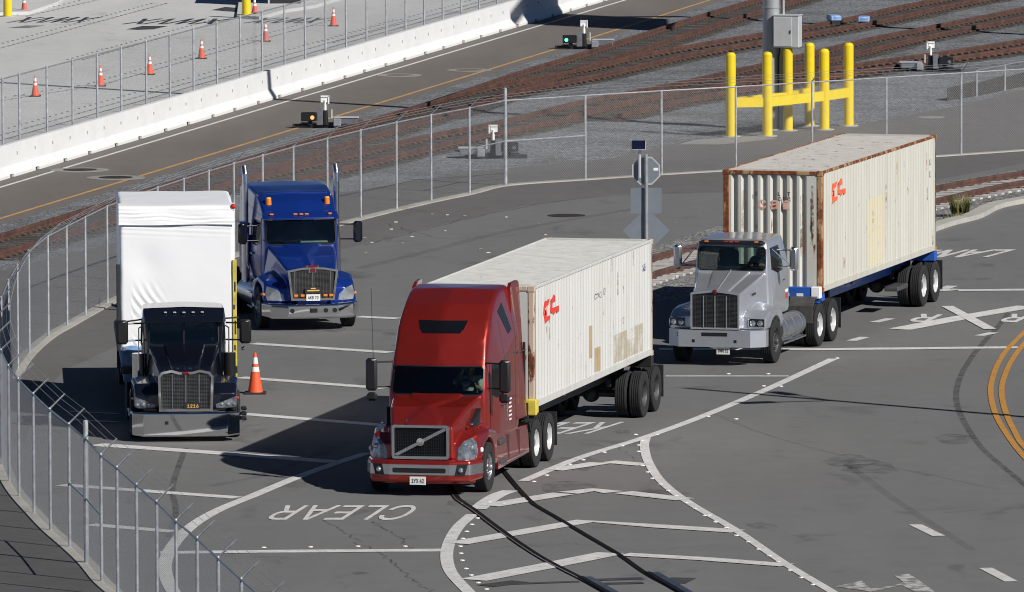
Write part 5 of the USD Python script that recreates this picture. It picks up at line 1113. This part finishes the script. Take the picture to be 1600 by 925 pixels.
obj('dash_papers', cat(cbox((-2.0, .25, 2.0), (.12, .9, .04), .01)), 'paper', T); obj('dash_towel', cbox((-1.93, -.1, 2.03), (.12, .25, .05), .01), 'plastic_blue', T)
obj('stack_box', cbox((-3.0, -1.2, 2.2), (.3, .25, .5), .04), 'chrome', T)

# ---- black tractor
AK = -87.0; OK_ = pose((378, 688), AK, -.3, 1.21)
T = thing('tractor_unit', 'black tractor unit with a wide chrome bumper and chrome grille surround', 'truck', OK_, AK)
cabp = [(-1.86, .74, 1.1), (-3.2, .86, 1.1), (-1.82, .74, 1.94), (-1.90, .74, 2.5), (-1.96, .80, 2.62), (-3.2, .82, 2.66), (-3.2, .86, 2.0), (-2.2, .84, 1.6), (-1.78, 0, 1.95), (-1.86, 0, 2.52), (-1.9, 0, 2.66), (-3.2, 0, 2.7)]
cab(T, cabp, .06, 'paint_black', rrect(-.74, 1.96, .74, 2.48, .07), [(-2.0, 1.98), (-2.04, 2.44), (-2.7, 2.46), (-2.74, 1.92), (-2.3, 1.9)], door=[(-1.98, 1.15), (-1.96, 2.0), (-2.02, 2.54), (-2.82, 2.54), (-2.86, 1.15)], wsx=(-2.5, .5), split=True)
vz = obj('sun_visor', H([(-1.56, .0, 2.46, .015), (-1.62, .84, 2.46, .015), (-1.82, .90, 2.46, .015), (-1.92, .86, 2.72, .02), (-1.9, 0, 2.75, .02)], .02) - H([(-1.62, .0, 2.38, .01), (-1.66, .8, 2.38, .01), (-1.9, .8, 2.62, .01), (-1.9, 0, 2.66, .01), (-2.1, 0, 2.3, .01), (-2.1, .8, 2.3, .01)], .01), 'paint_black', T, smooth=40)
for k in range(5): obj('marker_lamp', cbox((-1.70 - .02 * abs(k - 2), (k - 2) * .2, 2.66), (.05, .07, .03), .01), 'light_steel', vz)
hood = H([(-.31, .48, 1.38), (-.30, .48, .75), (-1.80, .70, 1.88), (-1.84, .76, 1.1)], .07, k=2) + H([(-.29, .2, 1.44), (-.29, 0, 1.45), (-1.76, 0, 1.92), (-1.76, .4, 1.90)], .07, k=2)
fend = H([(-.42, .72, .76), (-.42, .72, .98), (-.45, 1.02, .78), (-.48, 1.02, .98), (-.62, .74, 1.16), (-.66, 1.04, 1.14), (-1.2, 1.08, 1.22), (-1.2, .74, 1.27), (-1.85, 1.08, 1.0), (-1.85, .7, 1.05), (-1.95, 1.08, .7), (-1.95, .7, .7)], .08, k=2)
body = (hood + fend + H([(-.6, .4, .9), (-1.7, .75, 1.15), (-1.7, .4, .9), (-.6, .7, 1.0)], .05)) - arch(-1.2, .60, .52, .72) - Manifold.cube((3, .9, .6)).translate((-2.8, -.45, .2))
hd = obj('hood', blend(body, .045, 6), 'paint_black', T, smooth=True)
gp = [(-.58, .66), (.58, .66), (.60, 1.42), (.52, 1.52), (.3, 1.565), (.14, 1.52), (-.14, 1.52), (-.3, 1.565), (-.52, 1.52), (-.60, 1.42)]
g = obj('grille', prismx([gp, grow(gp, -.055)], -.20, -.07), 'chrome', T)
obj('grille_back', prismx(grow(gp, -.05), -.18, -.15), 'interior', g); obj('grille_mesh', bars_grid(-.53, .71, .53, 1.48, -.13, 26, 20, .012), 'grille_steel', g)
for y in (-.29, 0, .29): obj('grille_bar', cbox((-.10, y, 1.09), (.03, .028, .78), .01), 'polished', g)
obj('emblem', H([(-.08, .05, 1.49, .035), (-.08, -.05, 1.49, .035)], .05, False, 2), 'emblem_red', g, smooth=40)
plate_num(T, .15, .78, '1216', 'plate_dark', 'gold', x=-.06, w=.32, h=.14)
for s in (1, -1):
    src = H([(-.42, .72, .76), (-.42, .72, .98), (-.45, 1.02, .78), (-.48, 1.02, .98), (-1.2, 1.08, 1.22), (-1.2, 1.08, .8)], .088, k=2)
    hp = [(.66, .70), (.66, .79), (.84, .86), (1.16, .98), (1.16, .74), (1.0, .70)]
    hl = obj('headlight', src ^ (prismx(hp, -.8, 0) if s > 0 else prismx(mir(hp), -.8, 0)), 'lamp_dark', T, smooth=35)
    for y, r in ((.78, .05), (.92, .05), (1.05, .04)): obj('bulb', ball((-.36 - .1 * max(0, y - .9), s * y, .79), r, 2), 'lamp_clear', hl, smooth=True)
    obj('turn_signal', H([(-.52, s * 1.12, .9, .03), (-.62, s * 1.14, .9, .03)], .03, False), 'red_lens', hl)
    obj('grab_handle', tube([(-1.95, s * .9, 1.5), (-1.95, s * .98, 1.55), (-1.95, s * .98, 2.3), (-1.95, s * .9, 2.35)], .014), 'chrome', T)
    obj('air_cleaner', cyl((-2.0, s * 1.0, 1.15), (-2.0, s * 1.0, 1.75), .13, n=18), 'chrome' if s < 0 else 'plastic_black', T, smooth=40)
    obj('fuel_tank', cyl((-2.2, s * .86, .66), (-3.9, s * .86, .66), .3, n=20), 'polished', T, smooth=40)
    obj('step', cbox((-2.5, s * 1.14, .45), (.7, .16, .05), .01), 'polished', T)
    obj('spot_lamp', ball((-2.1, s * 1.3, 1.83), .05, 2), 'lamp_clear', T)
    wheel(T, -1.2, s * 1.05, s, 'front', 'aluminium')
    for x in (-5.1, -6.4): dual(T, x, s, 'aluminium')
for i in range(3): obj('air_line_clamp', cbox((-.5, 1.26, .46 + .11 * i), (.3, .12, .07), .02), 'plastic_black', T)
mirrors(T, -1.95, 1.34, 1.95, 2.48, 'plastic_black', 'plastic_black', .26)
bp = [(-.05, 0, .16), (-.08, .9, .16), (-.22, 1.12, .18), (-.5, 1.16, .22), (-.05, 0, .60), (-.08, .9, .60), (-.22, 1.12, .60), (-.5, 1.16, .60), (-.5, .3, .2), (-.5, .3, .58)]
bu = obj('bumper', H(bp, .045, k=2) - arch(-1.2, .6, .52, .72), 'chrome', T, smooth=40)
obj('tow_hole', cbox((-.005, -.42, .42), (.012, .08, .07), .004), 'plastic_black', bu)
axle(T, -5.1); axle(T, -6.4); frame(T, -.9, -7.0)
obj('mirror_bracket', cat(tube([(-1.95, .85, 2.5), (-1.95, 1.2, 2.52)], .018), tube([(-1.95, -.85, 2.5), (-1.95, -1.25, 2.45)], .018)), 'dark_steel', T)
obj('paperwork', cat(cbox((-1.95, .3, 2.02), (.12, .5, .05), .01)), 'interior_grey', T); obj('sticker', cbox((-1.94, .62, 2.05), (.01, .08, .08), .002), 'paper', T)

# ---- load behind the black tractor
t = thing('flatbed_trailer', 'dark low trailer under the white wrapped load', 'trailer', at(OK_, AK, (-4.5, -.06, 0)), AK)
obj('deck', cbox((-5.5, 0, 1.16), (11.5, 2.5, .16), .02), 'chassis_black', t); frame(t, -.3, -11.2, .95)
for s in (-1, 1):
    for x in (-8.6, -9.9): dual(t, x, s, 'rim_white')
    obj('side_rail', cbox((-5.5, s * 1.26, 1.14), (11.4, .05, .14), .01), 'chassis_black', t)
ld = thing('wrapped_load', 'tall load wrapped in white shrink film behind the black truck', 'load', at(OK_, AK, (-4.6, -.08, 1.26)), AK)
L_, W_, Z_ = 5.0, 2.54, 3.43
m = trimesh.creation.box((L_, W_, Z_)); m.apply_translation((-L_ / 2, 0, Z_ / 2))
for _ in range(7): m = m.subdivide()
V = np.array(m.vertices)
c = np.array([-L_ / 2, 0, Z_ / 2]); hx = np.array([L_, W_, Z_]) / 2; q = V - c; rr = .09
inn = np.clip(q, -(hx - rr), hx - rr); dv = q - inn; ln = np.linalg.norm(dv, axis=1)[:, None]; V = c + inn + np.where(ln > 0, dv / np.maximum(ln, 1e-9) * rr, 0)
nz = meshkit.fbm(V * [1.2, 1.2, 1.0] + 3, 4, 5) - .5
lift = np.clip(1 - V[:, 2] / Z_, 0, 1); wr1 = np.sin((V[:, 1] * 1.0 + V[:, 2] * .7) * 34 + 5 * meshkit.noise(V * 2.0)) * np.clip(1.9 - V[:, 2], 0, 1) * .02 * (np.abs(V[:, 1] + .1) < .9) * np.clip(meshkit.noise(V * 1.3 + 9) * 2.4 - .8, 0, 1)
top = np.clip((V[:, 2] - 2.7) / .4, 0, 1) * np.sin(V[:, 2] * 60 + V[:, 1] * 3) * .010
V[:, 0] += (nz * .014 + wr1 + top * .5) * (V[:, 0] > -.3); V[:, 1] += nz * .04; V[:, 2] += (nz * .05) * (V[:, 2] > Z_ - .2)
V[:, 0] -= .03 * np.exp(-(((V[:, 1] + .68) / .35) ** 2 + ((V[:, 2] - 2.2) / .4) ** 2)) * (V[:, 0] > -.3)
m = trimesh.Trimesh(V, m.faces, process=False); m.fix_normals()
obj('film', m, 'tarp_white', ld, smooth=50)
P = []
FL = [(3.51, -.55), (3.50, -.1), (3.48, .0)] + [(z, .02 + .03 * (3.45 - z) / .38) for z in np.linspace(3.45, 3.08, 22)] + [(3.075, .02)]
for u in np.linspace(-1.28, 1.27, 60):
    for z, dx in FL:
        P.append((dx + .006 * math.sin(u * 4 + z * 9) + .006 * math.sin(z * 70 + 2.2 * math.sin(u * 2.3) + 1.3 * math.sin(u * 5.1)) * (.5 + .5 * math.sin(u * 1.7 + z * 20)) * (dx > 0) + rng.uniform(-.002, .002), u, z + .006 * math.sin(u * 3)))
F = []
for i in range(59):
    for j in range(len(FL) - 1): a = i * len(FL) + j; F += [[a, a + len(FL), a + 1], [a + 1, a + len(FL), a + len(FL) + 1]]
obj('top_flap', trimesh.Trimesh(np.array(P), np.array(F), process=False), 'tarp_white', ld, smooth=40)
obj('corner_board', cbox((-.12, -1.30, 1.05), (.16, .08, 2.3), .015), 'wood_dark', ld)
st = obj('warning_strap', cbox((.02, 1.26, 1.0), (.03, .09, 2.6), .008), 'strap_yellow', ld)
for z, h_ in ((.35, .12), (.8, .3), (1.25, .1), (1.7, .22)): obj('strap_mark', cbox((.037, 1.26 + .015 * math.sin(z * 9), z), (.006, .035, h_), .002), 'ink', st)
obj('tarp_tail', blend(H([(.1, -1.2, .3, .1), (.1, -1.15, -.35, .05), (.15, -.9, -.3, .05), (.1, -.75, .25, .1), (.0, -1.0, .3, .12)], .1, False, 2), .05, 4), 'tarp_blue', ld, smooth=40)
obj('warning_flag', cat(ball((.0, 1.24, 3.47), .06, 2), cyl((0, 1.24, 3.2), (0, 1.24, 3.4), .02, n=6)), 'red_lens', ld)
